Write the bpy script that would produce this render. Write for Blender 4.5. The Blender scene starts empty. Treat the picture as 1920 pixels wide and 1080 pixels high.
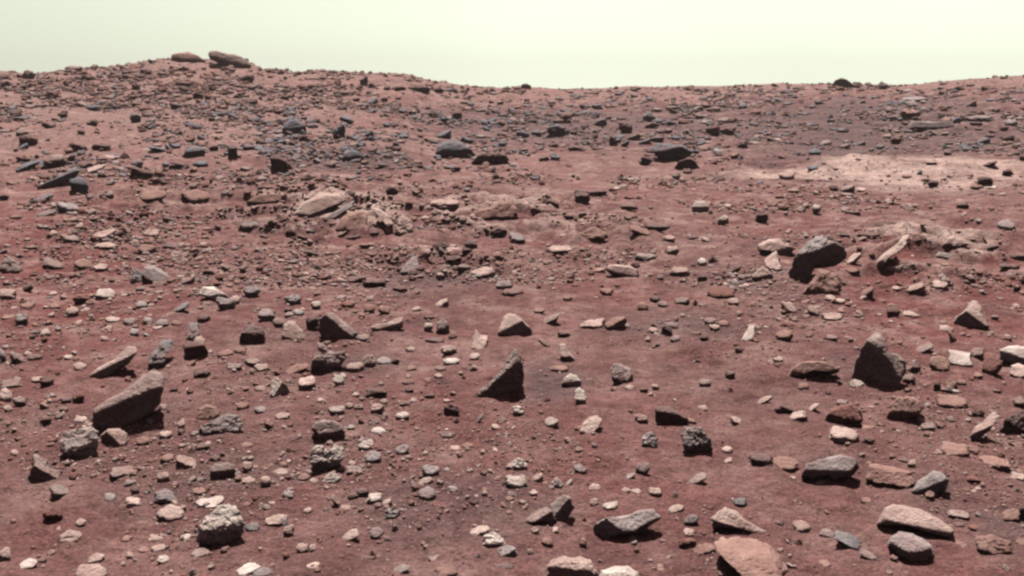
import bpy, bmesh, math, random
import numpy as np
from mathutils import Matrix, Vector

# ------------------------------------------------------------------ camera, sky, sun, exposure
sc = bpy.context.scene
COL = sc.collection
CAM_Z = 1.7
F = 1844.2                                  # focal length in photo pixels (1920 wide)
PITCH = math.atan(375 / F)
cam_d = bpy.data.cameras.new("camera")
cam = bpy.data.objects.new("camera", cam_d)
COL.objects.link(cam)
cam.location = (0, 0, CAM_Z)
cam.rotation_euler = (math.pi / 2 - PITCH, 0, 0)
cam_d.sensor_width = 36
cam_d.lens = 36 * F / 1920
cam_d.clip_start = 0.05
cam_d.clip_end = 2000
sc.camera = cam
sc.view_settings.view_transform = 'Standard'
sc.view_settings.look = 'None'
sc.view_settings.exposure = 0.15
sc.view_settings.gamma = 1.0
sc.cycles.filter_width = 2.5                # the soft lens of the old lander camera
sc.cycles.max_bounces = 2
sc.cycles.diffuse_bounces = 0

SUN_EL, SUN_AZ = math.radians(66), math.radians(-10)      # azimuth from +Y (away from camera), negative = left
world = bpy.data.worlds.new("World")
sc.world = world
world.use_nodes = True
wn, wl = world.node_tree.nodes, world.node_tree.links
wn.clear()
w_out = wn.new('ShaderNodeOutputWorld')
w_bg = wn.new('ShaderNodeBackground')
w_sky = wn.new('ShaderNodeTexSky')
w_sky.sky_type = 'NISHITA'
w_sky.sun_disc = False
w_sky.sun_elevation = SUN_EL
w_sky.sun_rotation = SUN_AZ
w_sky.dust_density = 6.0
w_sky.air_density = 1.0
w_sky.altitude = 0
# the dusty planet's sky is a pale greenish cream: bright near the ground, dim overhead
w_tc = wn.new('ShaderNodeTexCoord')
w_sep = wn.new('ShaderNodeSeparateXYZ')
w_map = wn.new('ShaderNodeMapRange')
w_map.inputs['From Min'].default_value = 0.07
w_map.inputs['From Max'].default_value = 0.26
w_map.inputs['To Min'].default_value = 1.0
w_map.inputs['To Max'].default_value = 0.0
w_map.interpolation_type = 'SMOOTHSTEP'
w_ramp = wn.new('ShaderNodeValToRGB')
w_ramp.color_ramp.elements[0].position = 0.0
w_ramp.color_ramp.elements[0].color = (0.82, 0.38, 0.42, 1)
w_ramp.color_ramp.elements[1].position = 1.0
w_ramp.color_ramp.elements[1].color = (10.7, 11.5, 9.35, 1)
w_mix = wn.new('ShaderNodeMixRGB')
w_mix.inputs[0].default_value = 0.90
wl.new(w_tc.outputs['Generated'], w_sep.inputs[0])
wl.new(w_sep.outputs['Z'], w_map.inputs['Value'])
w_az = wn.new('ShaderNodeMapRange')
w_az.interpolation_type = 'SMOOTHSTEP'
w_az.inputs['From Min'].default_value = -0.35
w_az.inputs['From Max'].default_value = 0.75
w_az.inputs['To Min'].default_value = 0.0
w_az.inputs['To Max'].default_value = 1.0
wl.new(w_sep.outputs['Y'], w_az.inputs['Value'])
w_am = wn.new('ShaderNodeMath'); w_am.operation = 'MULTIPLY'
wl.new(w_map.outputs[0], w_am.inputs[0]); wl.new(w_az.outputs[0], w_am.inputs[1])
wl.new(w_am.outputs[0], w_ramp.inputs[0])
# a slight mottling of thin dust, dimmer to the left
w_n = wn.new('ShaderNodeTexNoise')
w_n.inputs['Scale'].default_value = 3.0
w_n.inputs['Detail'].default_value = 3.0
w_lr = wn.new('ShaderNodeMapRange')
w_lr.inputs['From Min'].default_value = -0.50
w_lr.inputs['From Max'].default_value = 0.0
w_lr.inputs['To Min'].default_value = 0.72
w_lr.inputs['To Max'].default_value = 1.0
wl.new(w_sep.outputs['X'], w_lr.inputs['Value'])
w_mul = wn.new('ShaderNodeMixRGB'); w_mul.blend_type = 'MULTIPLY'; w_mul.inputs[0].default_value = 1.0
wl.new(w_tc.outputs['Generated'], w_n.inputs['Vector'])
w_nm = wn.new('ShaderNodeMapRange')
w_nm.inputs['To Min'].default_value = 0.93
w_nm.inputs['To Max'].default_value = 1.05
wl.new(w_n.outputs['Fac'], w_nm.inputs['Value'])
w_m2 = wn.new('ShaderNodeMath'); w_m2.operation = 'MULTIPLY'
wl.new(w_nm.outputs[0], w_m2.inputs[0]); wl.new(w_lr.outputs[0], w_m2.inputs[1])
wl.new(w_sky.outputs[0], w_mix.inputs[1])
wl.new(w_ramp.outputs[0], w_mix.inputs[2])
wl.new(w_mix.outputs[0], w_mul.inputs[1])
wl.new(w_m2.outputs[0], w_mul.inputs[2])
wl.new(w_mul.outputs[0], w_bg.inputs['Color'])
w_bg.inputs['Strength'].default_value = 0.1
wl.new(w_bg.outputs[0], w_out.inputs['Surface'])

sun_d = bpy.data.lights.new("sun", 'SUN')
sun_d.energy = 5.0
sun_d.angle = math.radians(0.5)
sun_d.color = (1.0, 0.965, 0.92)
sun = bpy.data.objects.new("sun", sun_d)
COL.objects.link(sun)
SDIR = Vector((math.sin(SUN_AZ) * math.cos(SUN_EL), math.cos(SUN_AZ) * math.cos(SUN_EL), math.sin(SUN_EL)))
sun.rotation_euler = SDIR.to_track_quat('Z', 'Y').to_euler()

# ------------------------------------------------------------------ numpy helpers
def hash3(ix, iy, iz, seed):
    h = (ix.astype(np.int64) * 374761393 + iy.astype(np.int64) * 668265263 + iz.astype(np.int64) * 2147483647 + seed * 1274126177) & 0xFFFFFFFF
    h = ((h ^ (h >> 13)) * 1274126177) & 0xFFFFFFFF
    h = ((h ^ (h >> 15)) * 2246822519) & 0xFFFFFFFF
    return ((h ^ (h >> 16)) & 0xFFFFFF) / float(0xFFFFFF) * 2 - 1

def vnoise(x, y, z=None, seed=0):
    if z is None: z = np.zeros_like(x)
    x0, y0, z0 = np.floor(x), np.floor(y), np.floor(z)
    fx, fy, fz = x - x0, y - y0, z - z0
    fx, fy, fz = [t * t * t * (t * (t * 6 - 15) + 10) for t in (fx, fy, fz)]
    ix, iy, iz = x0.astype(np.int64), y0.astype(np.int64), z0.astype(np.int64)
    c = lambda a, b, d: hash3(ix + a, iy + b, iz + d, seed)
    x00 = c(0,0,0) * (1 - fx) + c(1,0,0) * fx
    x10 = c(0,1,0) * (1 - fx) + c(1,1,0) * fx
    y0_ = x00 * (1 - fy) + x10 * fy
    if np.all(fz == 0): return y0_
    x01 = c(0,0,1) * (1 - fx) + c(1,0,1) * fx
    x11 = c(0,1,1) * (1 - fx) + c(1,1,1) * fx
    return y0_ * (1 - fz) + (x01 * (1 - fy) + x11 * fy) * fz

def fbm(x, y, z=None, seed=0, octs=3, gain=0.5):
    s, a = 0, 1.0
    for k in range(octs):
        m = 2.03 ** k
        s = s + a * vnoise(x * m + 17.3 * k, y * m - 9.1 * k, None if z is None else z * m + 4.7 * k, seed + k)
        a *= gain
    return s

def sstep(a, b, x):
    t = np.clip((x - a) / (b - a), 0, 1)
    return t * t * (3 - 2 * t)

# pixel -> unit ray
def rays(px, py):
    px, py = np.asarray(px, float), np.asarray(py, float)
    u, v = (px - 960) / F, (540 - py) / F
    cp, sp = math.cos(PITCH), math.sin(PITCH)
    x, y, z = u, cp + v * sp, -sp + v * cp
    n = np.sqrt(x * x + y * y + z * z)
    return x / n, y / n, z / n

def project(P):                                  # world points (n,3) -> pixels
    cp, sp = math.cos(PITCH), math.sin(PITCH)
    d = P - np.array([0, 0, CAM_Z])
    fw = d[:, 1] * cp - d[:, 2] * sp
    up = d[:, 1] * sp + d[:, 2] * cp
    return 960 + F * d[:, 0] / fw, 540 - F * up / fw

# ------------------------------------------------------------------ terrain height
SKY = [(-500,150),(-200,142),(0,134),(60,137),(130,130),(200,129),(250,120),(300,113),(345,112),(400,112),(440,112),(470,116),(492,130),(560,134),
       (590,130),(650,133),(700,136),(760,136),(800,149),(860,157),(920,163),(1000,165),(1100,166),(1250,165),(1450,160),(1560,157),(1700,156),(1800,149),
       (1900,142),(2100,136),(2400,145)]
_sx, _sy, _sz = rays([a for a, b in SKY], [b for a, b in SKY])
SKY_AZ = np.arctan2(_sx, _sy)
SKY_TE = _sz / np.hypot(_sx, _sy)
R_RIDGE = 58.0
MOUNDS = []                                      # (az, r, half az, half r, height)

ROUGH = []                                       # broken bedrock showing through the soil
def ridges(x, y):
    f = fbm(x / 1.1, y / .8, seed=41, octs=4, gain=.6)
    return np.clip(1 - np.abs(f) * 2.2, -.6, 1)

def patch_val(lst, x, y):
    r = np.hypot(x, y); az = np.arctan2(x, y)
    v = np.zeros_like(r)
    for (a, rr, ha, hr, s) in lst:
        d = ((az - a) / ha) ** 2 + ((r - rr) / hr) ** 2
        v = np.maximum(v, s * np.exp(-np.minimum(d * d * 0.7, 30)))
    return v

def height(x, y):
    x, y = np.asarray(x, float), np.asarray(y, float)
    r = np.hypot(x, y); az = np.arctan2(x, y)
    te = np.interp(az, SKY_AZ, SKY_TE)
    H = CAM_Z + R_RIDGE * te
    t = np.clip((r - 15.0) / (R_RIDGE - 15.0), 0, 1)
    rise = H * (0.45 * t + 0.55 * t * t * (3 - 2 * t))
    z = np.where(r < R_RIDGE, rise, H - (r - R_RIDGE) * 0.06)
    far = sstep(7, 30, r) * (1 - 0.55 * sstep(44, 58, r))
    z = z + far * (0.17 * fbm(x / 7.0, y / 7.0, seed=3) + (0.075 + .05 * sstep(30, 50, r)) * fbm(x / 1.7, y / 1.7, seed=9) + 0.022 * fbm(x / .45, y / .45, seed=13))
    near = 1 - sstep(14, 34, r)
    z = z + near * (0.030 * fbm(x / 1.3, y / 1.3, seed=5) + 0.017 * fbm(x / 0.30, y / 0.30, seed=7, octs=4, gain=0.62))
    if ROUGH:
        z = z + .10 * patch_val(ROUGH, x, y) * ridges(x, y)
    for (a, rr, ha, hr, hh) in MOUNDS:
        d = ((az - a) / ha) ** 2 + ((r - rr) / hr) ** 2
        z = z + hh * np.exp(-d * 1.2)
    return z

GRID = {}
def make_grid(na, nr, amax=0.66):
    az = np.linspace(-amax, amax, na); rr = np.exp(np.linspace(math.log(1.2), math.log(66), nr))
    A, R = np.meshgrid(az, rr)
    Z = height(R * np.sin(A), R * np.cos(A))
    GRID.update(az=az, rr=rr, Z=Z, T=np.maximum.accumulate((Z - CAM_Z) / R, axis=0))

def gz(x, y):                                    # ground height from the grid
    x, y = np.asarray(x, float), np.asarray(y, float)
    az, rr, Z = GRID['az'], GRID['rr'], GRID['Z']
    a = np.clip((np.arctan2(x, y) - az[0]) / (az[1] - az[0]), 0, len(az) - 1.001)
    r = np.clip((np.log(np.hypot(x, y)) - math.log(rr[0])) / math.log(rr[1] / rr[0]), 0, len(rr) - 1.001)
    i, j = a.astype(int), r.astype(int); u, v = a - i, r - j
    return (Z[j, i] * (1 - u) + Z[j, i + 1] * u) * (1 - v) + (Z[j + 1, i] * (1 - u) + Z[j + 1, i + 1] * u) * v

def hit(px, py):                                 # ground point seen at a pixel
    dx, dy, dz = rays(np.atleast_1d(px), np.atleast_1d(py))
    hz = np.hypot(dx, dy); te = dz / hz
    a = np.arctan2(dx, dy); az, rr, T = GRID['az'], GRID['rr'], GRID['T']
    ci = np.clip(np.rint((a - az[0]) / (az[1] - az[0])).astype(int), 0, len(az) - 1)
    out = np.empty(len(te))
    for k in range(len(te)):
        j = int(np.searchsorted(T[:, ci[k]], te[k]))
        out[k] = rr[min(j, len(rr) - 1)] if j < len(rr) else R_RIDGE
    out = np.minimum(out, R_RIDGE)
    return np.stack([dx / hz * out, dy / hz * out, out], -1)
make_grid(200, 500)

def add_mound(px, py, wpx, hpx, hgt):
    c = hit(px, py)[0]
    a = math.atan2(c[0], c[1])
    r0 = hit(px, py + hpx / 2)[0][2]; r1 = hit(px, py - hpx / 2)[0][2]
    MOUNDS.append((a, c[2], wpx / 2 / F, max(0.5, (r1 - r0) / 2), hgt))
for m in [(670,300,260,34,0.30),(1600,318,430,40,0.22),(120,262,230,18,0.25),(1580,200,130,14,0.22),(620,400,200,60,0.08),(930,390,160,40,0.08),(1700,470,150,60,0.07)]:
    add_mound(*m)
def add_patch(lst, px, py, wpx, hpx, s):
    c = hit(px, py)[0]
    r0 = hit(px, py + hpx / 2)[0][2]; r1 = hit(px, py - hpx / 2)[0][2]
    lst.append((math.atan2(c[0], c[1]), c[2], wpx / 2 / F, max(0.3, (r1 - r0) / 2), s))
for p in [(620,400,400,120,1),(930,392,330,80,1),(1080,430,300,90,.8),(1740,465,330,130,.9),(820,480,300,90,.7),(1610,318,520,60,.45),(300,370,300,80,.7),(1780,225,300,70,.6),(150,440,300,80,.4)]:
    add_patch(ROUGH, *p)
make_grid(1150, 1150)

# patches of pale drift dust / bluish soil, the first blue one painting the pyramid boulder's shadow; world-space ellipses
PALE, BLUE = [], []
for p in [(100,262,280,26,.72),(810,196,200,16,.62),(700,225,160,16,.6),(1520,322,400,28,1.0),(1730,304,420,50,1.0),(1600,350,360,14,.7),(1145,286,80,14,.6),(1010,358,190,22,.7),(600,385,120,36,1.0),(665,415,120,44,.9),
          (910,395,130,28,.95),(1740,428,280,24,.95),(740,405,90,46,.5),(370,118,190,30,.7),(600,150,300,20,.5),(250,350,140,28,.5),(1060,420,220,30,.45),(1110,440,80,30,.5),
          (1330,348,90,14,.5),(280,372,70,26,.6),(370,368,80,26,.6),(500,368,90,20,.6),(1240,160,260,10,.5),(640,215,220,26,.45),(1780,508,120,20,.5),(200,330,100,20,.4),(1300,440,300,60,.25)]:
    add_patch(PALE, *p)
for p in [(1040,720,130,70,.9),(820,540,300,50,.6),(1250,600,260,60,.6),(850,960,420,150,.55),(1580,690,60,40,.7),(1120,235,620,80,.85),(1600,225,480,110,1.0),(1850,230,200,90,.6),(660,300,280,44,1.0),(1400,520,200,60,.5),
          (700,680,140,30,.5),(1750,930,100,60,.5),(380,900,300,80,.35),(1885,1000,90,90,.6),(1500,560,140,40,.4),(250,770,160,50,.4)]:
    add_patch(BLUE, *p)

RED = []
for p in [(60,480,520,260,1.0),(150,330,400,120,.5),(1780,520,440,220,.7),(1500,400,300,100,.3),(30,720,300,160,.5)]:
    add_patch(RED, *p)

# ------------------------------------------------------------------ materials
def new_mat(name):
    m = bpy.data.materials.new(name); m.use_nodes = True
    nt = m.node_tree; b = nt.nodes['Principled BSDF']
    b.inputs['Roughness'].default_value = 0.95
    b.inputs['Specular IOR Level'].default_value = 0.12
    return m, nt.nodes, nt.links, b

def node(n, t, **kw):
    o = n.new(t)
    for k, v in kw.items():
        if k in o.inputs: o.inputs[k].default_value = v
        else: setattr(o, k, v)
    return o

def mat_rock(name, pits):
    m, n, l, b = new_mat(name)
    geo = node(n, 'ShaderNodeNewGeometry')
    att = node(n, 'ShaderNodeAttribute', attribute_name='tone')
    n1 = node(n, 'ShaderNodeTexNoise', Scale=9.0, Detail=8.0, Roughness=0.65)
    n2 = node(n, 'ShaderNodeTexNoise', Scale=70.0, Detail=4.0, Roughness=0.6)
    for x in (n1, n2): l.new(geo.outputs['Position'], x.inputs['Vector'])
    mr = node(n, 'ShaderNodeMapRange', **{'From Min': .3, 'From Max': .7, 'To Min': .62, 'To Max': 1.34})
    l.new(n1.outputs['Fac'], mr.inputs['Value'])
    mr2 = node(n, 'ShaderNodeMapRange', **{'From Min': .3, 'From Max': .7, 'To Min': .80, 'To Max': 1.2})
    l.new(n2.outputs['Fac'], mr2.inputs['Value'])
    mm = node(n, 'ShaderNodeMath', operation='MULTIPLY')
    l.new(mr.outputs[0], mm.inputs[0]); l.new(mr2.outputs[0], mm.inputs[1])
    mul = node(n, 'ShaderNodeVectorMath', operation='SCALE')
    l.new(att.outputs['Color'], mul.inputs[0]); l.new(mm.outputs[0], mul.inputs['Scale'])
    # patchy coat of red dust
    n3 = node(n, 'ShaderNodeTexNoise', Scale=5.0, Detail=5.0, Roughness=0.6)
    l.new(geo.outputs['Position'], n3.inputs['Vector'])
    mr3 = node(n, 'ShaderNodeMapRange', **{'From Min': .40, 'From Max': .68, 'To Min': .05, 'To Max': .62})
    l.new(n3.outputs['Fac'], mr3.inputs['Value'])
    mix = node(n, 'ShaderNodeMixRGB')
    mix.inputs[2].default_value = (.33, .175, .15, 1)
    l.new(mr3.outputs[0], mix.inputs[0]); l.new(mul.outputs[0], mix.inputs[1])
    l.new(mix.outputs[0], b.inputs['Base Color'])
    bp = node(n, 'ShaderNodeBump', Strength=0.75, Distance=0.018)
    src = mm.outputs[0]
    if pits:
        vo = node(n, 'ShaderNodeTexVoronoi', Scale=38.0, Randomness=1.0)
        l.new(geo.outputs['Position'], vo.inputs['Vector'])
        pm = node(n, 'ShaderNodeMapRange', **{'From Min': 0., 'From Max': .55, 'To Min': -1.3, 'To Max': 0.3})
        l.new(vo.outputs['Distance'], pm.inputs['Value'])
        ad = node(n, 'ShaderNodeMath', operation='ADD')
        pk = node(n, 'ShaderNodeTexNoise', Scale=7.0, Detail=3.0)
        l.new(geo.outputs['Position'], pk.inputs['Vector'])
        pk2 = node(n, 'ShaderNodeMapRange', **{'From Min': .42, 'From Max': .62, 'To Min': .1, 'To Max': 1.3})
        l.new(pk.outputs['Fac'], pk2.inputs['Value'])
        pmm = node(n, 'ShaderNodeMath', operation='MULTIPLY')
        l.new(pm.outputs[0], pmm.inputs[0]); l.new(pk2.outputs[0], pmm.inputs[1])
        l.new(mm.outputs[0], ad.inputs[0]); l.new(pmm.outputs[0], ad.inputs[1]); src = ad.outputs[0]
        bp.inputs['Distance'].default_value = 0.022
        bp.inputs['Strength'].default_value = 1.0
    l.new(src, bp.inputs['Height'])
    l.new(bp.outputs[0], b.inputs['Normal'])
    return m

M_ROCK = mat_rock('rock_surface', False)
M_PIT = mat_rock('pitted_rock_surface', True)

def mat_ground():
    m, n, l, b = new_mat('red_dusty_soil')
    geo = node(n, 'ShaderNodeNewGeometry')
    pale = node(n, 'ShaderNodeAttribute', attribute_name='pale')
    blue = node(n, 'ShaderNodeAttribute', attribute_name='blue')
    def noise(s, d, r=.6):
        x = node(n, 'ShaderNodeTexNoise', Scale=s, Detail=d, Roughness=r)
        l.new(geo.outputs['Position'], x.inputs['Vector']); return x.outputs['Fac']
    def mr(src, a, bb, c, d):
        x = node(n, 'ShaderNodeMapRange', **{'From Min': a, 'From Max': bb, 'To Min': c, 'To Max': d})
        l.new(src, x.inputs['Value']); return x.outputs[0]
    def mixc(f, c1, c2):
        x = node(n, 'ShaderNodeMixRGB')
        for i, c in ((1, c1), (2, c2)):
            if isinstance(c, tuple): x.inputs[i].default_value = c + (1,)
            else: l.new(c, x.inputs[i])
        l.new(f, x.inputs[0]); return x.outputs[0]
    base = mixc(mr(noise(1.1, 6), .35, .65, 0, 1), (.200, .097, .091), (.300, .155, .142))
    base = mixc(mr(noise(0.35, 4), .42, .62, 0, .55), base, (.255, .094, .086))
    def math2(op, a, c):
        x = node(n, 'ShaderNodeMath', operation=op)
        l.new(a, x.inputs[0])
        if isinstance(c, float): x.inputs[1].default_value = c
        else: l.new(c, x.inputs[1])
        return x.outputs[0]
    bf = math2('MULTIPLY', blue.outputs['Fac'], mr(noise(3.0, 5), .3, .62, .35, 1.0))
    base = mixc(bf, base, (.155, .108, .106))
    red = node(n, 'ShaderNodeAttribute', attribute_name='red')
    base = mixc(math2('MULTIPLY', red.outputs['Fac'], mr(noise(.9, 5), .35, .6, .4, 1.0)), base, (.250, .086, .080))
    # pale drift: solid where the drift lies, broken into spots and streaks elsewhere
    pn = math2('MULTIPLY', mr(noise(2.1, 8, .74), .47, .66, 0, 1), pale.outputs['Fac'])
    ps = mr(pale.outputs['Fac'], .55, .95, 0, 1)
    pf = math2('MAXIMUM', pn, math2('MULTIPLY', ps, mr(noise(1.3, 8, .72), .33, .55, .3, 1.0)))
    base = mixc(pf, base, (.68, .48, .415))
    dk = math2('MULTIPLY', mr(noise(1.7, 8, .76), .52, .70, 0, .75), mr(pale.outputs['Fac'], .2, .5, .35, 1))
    base = mixc(dk, base, (.100, .055, .056))
    g1 = mr(noise(60, 8, .85), .34, .66, .35, 1.65)
    g2 = mr(noise(8, 7, .72), .3, .7, .72, 1.28)
    g = math2('MULTIPLY', g1, g2)  # mottling in the colour also stands in for shading of soil relief
    sc_ = node(n, 'ShaderNodeVectorMath', operation='SCALE')
    l.new(base, sc_.inputs[0]); l.new(g, sc_.inputs['Scale'])
    l.new(sc_.outputs[0], b.inputs['Base Color'])
    hh = math2('ADD', math2('MULTIPLY', noise(55, 6, .7), .35), noise(12, 6, .65))
    bp = node(n, 'ShaderNodeBump', Strength=1.0, Distance=0.06)
    l.new(hh, bp.inputs['Height'])
    l.new(bp.outputs[0], b.inputs['Normal'])
    return m
M_GROUND = mat_ground()

def mesh_from(name, V, Fc, mat, smooth=True):
    me = bpy.data.meshes.new(name)
    nv, nf, k = len(V), len(Fc), Fc.shape[1]
    me.vertices.add(nv); me.vertices.foreach_set('co', np.ascontiguousarray(V, dtype=np.float32).ravel())
    me.loops.add(nf * k); me.loops.foreach_set('vertex_index', np.ascontiguousarray(Fc, dtype=np.int32).ravel())
    me.polygons.add(nf)
    me.polygons.foreach_set('loop_start', np.arange(0, nf * k, k, dtype=np.int32))
    me.polygons.foreach_set('use_smooth', np.full(nf, smooth, dtype=bool))
    me.update(calc_edges=True)
    me.materials.append(mat)
    return me

def set_tone(me, cols):
    a = me.attributes.new('tone', 'FLOAT_COLOR', 'POINT')
    c = np.ones((len(me.vertices), 4), np.float32); c[:, :3] = cols
    a.data.foreach_set('color', c.ravel())

# ------------------------------------------------------------------ ground sheet
def build_ground():
    az_f = GRID['az']; am = az_f[-1]
    az_b = np.linspace(am, 2 * math.pi - am, 170)[1:-1]
    az = np.concatenate([az_f, az_b]); na = len(az)
    rr = np.concatenate([GRID['rr'], 66 * np.exp(np.linspace(0, math.log(2.2), 16))[1:]])
    A, R = np.meshgrid(az, rr)
    X, Y = R * np.sin(A), R * np.cos(A)
    Z = np.empty_like(X); nf, ng = len(az_f), len(GRID['rr'])
    Z[:ng, :nf] = GRID['Z']
    Z[:ng, nf:] = height(X[:ng, nf:], Y[:ng, nf:]); Z[ng:] = height(X[ng:], Y[ng:])
    V = np.stack([X, Y, Z], -1).reshape(-1, 3)
    V = np.vstack([V, [[0, 0, 0]]])
    i = np.arange(len(rr) - 1)[:, None] * na; j = np.arange(na)[None, :]; j2 = (j + 1) % na
    Q = np.stack([i + j, i + na + j, i + na + j2, i + j2], -1).reshape(-1, 4)[:, ::-1]
    me = bpy.data.meshes.new('ground')
    # the small hole under the camera is closed with a fan of thin quads
    c = len(V) - 1
    jj = np.arange(0, na, 2)
    fan = np.stack([np.full(len(jj), c), jj, (jj + 1) % na, (jj + 2) % na], -1)
    Fc = np.vstack([Q, fan[:, ::-1]])
    me = mesh_from('ground', V, Fc, M_GROUND)
    for nm, lst in (('pale', PALE), ('blue', BLUE), ('red', RED)):
        v = patch_val(lst, V[:, 0], V[:, 1])
        if nm == 'pale':
            r = np.hypot(V[:, 0], V[:, 1])
            v = np.maximum(v, .95 * patch_val(ROUGH, V[:, 0], V[:, 1]) * np.clip(ridges(V[:, 0], V[:, 1]) * 1.9 - .15, 0, 1))
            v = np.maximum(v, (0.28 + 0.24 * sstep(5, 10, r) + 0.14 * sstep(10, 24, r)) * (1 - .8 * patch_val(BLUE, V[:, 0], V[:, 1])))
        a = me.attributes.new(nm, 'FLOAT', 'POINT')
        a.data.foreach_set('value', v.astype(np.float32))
    o = bpy.data.objects.new('ground', me); COL.objects.link(o)
    o['kind'] = 'structure'; o['label'] = 'red dusty stony soil rising to a low ridge'
    return o

# ------------------------------------------------------------------ rock generator
def ico(sub):
    bm = bmesh.new(); bmesh.ops.create_icosphere(bm, subdivisions=sub, radius=1)
    V = np.array([v.co[:] for v in bm.verts]); Fc = np.array([[v.index for v in f.verts] for f in bm.faces])
    bm.free()
    V /= np.linalg.norm(V, axis=1)[:, None]
    return V, Fc
ICO = {s: ico(s) for s in (2, 3, 4, 5, 6)}

def nrm(v):
    v = np.asarray(v, float); return v / np.linalg.norm(v)

def preset(shape, rng, lit):
    """planes (normal, distance) of a rock of half size about 1; x right, y away, z up; lit = share of the face the sun reaches"""
    U = rng.uniform
    zs = 1 - 2 * lit                                            # height where the top slope meets the front face
    P = []
    def thr(nv, pt):
        nv = nrm(nv); P.append((nv, max(0.12, float(nv @ np.array(pt)))))
    fy = U(-.25, .25)
    if shape in 'as':
        tx = U(-.25, .25); al = math.radians(U(18, 34))
        thr((tx, -math.sin(al), math.cos(al)), (0, -.75, zs))
        thr((U(-.3, .3), -1, U(-.6, -.2)), (0, -.75, zs))
        thr((-1, U(-.6, .1), U(-.2, .4)), (-.85, 0, 0)); thr((1, U(-.6, .1), U(-.2, .4)), (.85, 0, 0))
        thr((U(-.2, .2), .3, 1), (0, 0, U(.75, 1)))
    elif shape == 'r':
        thr((U(-.2, .2), -.5, .86), (0, -.6, zs + .15))
        thr((U(-.3, .3), -1, -.35), (0, -.7, zs))
    elif shape == 'y':
        thr((-.85, -.25, .55), (-.55, -.3, 0)); thr((.8, -.3, .55), (.55, -.3, 0))
        thr((U(-.35, .35), -.8, .12 if lit < .5 else .7), (0, -.55, 0)); thr((0, .9, .4), (0, .6, 0))
    elif shape == 'w':                                           # peak to the right
        thr((-.55, -.30, .80), (0, -.6, zs + .1)); thr((U(-.1, .3), -1, -.2), (0, -.7, zs)); thr((1, -.3, .1), (.85, 0, 0))
    elif shape == 'l':                                           # peak to the left
        thr((.55, -.30, .80), (0, -.6, zs + .1)); thr((U(-.3, .1), -1, -.2), (0, -.7, zs)); thr((-1, -.3, .1), (-.85, 0, 0))
    elif shape == 'c':
        thr((U(-.15, .15), -.28, .96), (0, -.75, zs)); thr((U(-.1, .1), -1, -.12), (0, -.75, zs))
        thr((-1, -.1, 0), (-.8, 0, 0)); thr((1, -.1, 0), (.8, 0, 0)); thr((0, 0, 1), (0, 0, .85))
    elif shape == 'f':
        thr((U(-.1, .1), -.3, 1), (0, -.5, .25)); thr((U(-.3, .3), -1, -.1), (0, -.85, zs))
    elif shape in 'ud':
        thr((0, -.4, .9), (0, -.5, max(zs, -.3) + .1)); thr((0, -1, -.3), (0, -.7, zs))
    for _ in range(int(U(6, 12))):
        nv = nrm(rng.normal(size=3)); P.append((nv, U(.72, 1.05)))
    return P

def make_shape(rng, sub, planes, outline=None, dep=0.2, expo=11, rough=.05, depth=.8, up_roll=0.0):
    D, Fc = ICO[sub]
    acc = np.zeros(len(D))
    for nv, d in planes:
        acc += np.clip(D @ nv / d, 0, None) ** expo
    if outline is not None:
        x = D[:, 0]; v = D[:, 2] * math.cos(dep) + D[:, 1] * math.sin(dep); w = D[:, 1] * math.cos(dep) - D[:, 2] * math.sin(dep)
        th = np.arctan2(v, x)
        o = np.array(outline)
        tt = np.linspace(-math.pi, math.pi, 361); Rt = np.zeros(361)
        for k, t in enumerate(tt):
            dx, dy = math.cos(t), math.sin(t); best = 0
            for a in range(len(o)):
                p, q = o[a], o[(a + 1) % len(o)]; e = q - p
                den = dx * e[1] - dy * e[0]
                if abs(den) < 1e-9: continue
                s = (p[0] * e[1] - p[1] * e[0]) / den; u = (p[0] * dy - p[1] * dx) / den
                if s > 0 and -1e-6 <= u <= 1 + 1e-6: best = max(best, s)
            Rt[k] = max(best, .05)
        Ro = np.interp(th, tt, Rt)
        acc += (np.hypot(x, v) / Ro) ** (expo * 1.8)
        acc += (np.abs(w) / depth) ** 6
    else:
        acc += (np.linalg.norm(D, axis=1) / 1.12) ** expo
    r = acc ** (-1.0 / expo)
    P = D * r[:, None]
    sd = int(rng.integers(1, 9999))
    q = P * 1.7
    nz = fbm(q[:, 0] + sd, q[:, 1], q[:, 2], seed=sd, octs=4, gain=.55)
    ridg = 1 - np.abs(fbm(q[:, 0] * 1.6 - sd, q[:, 1] * 1.6, q[:, 2] * 1.6, seed=sd + 50, octs=3)) * 1.6
    P = P * (1 + rough * nz - rough * .8 * np.clip(ridg, 0, 1) ** 3)[:, None]
    if up_roll:
        c, s = math.cos(up_roll), math.sin(up_roll)
        P = np.stack([P[:, 0] * c - P[:, 2] * s, P[:, 1], P[:, 0] * s + P[:, 2] * c], -1)
    return P, Fc

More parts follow.
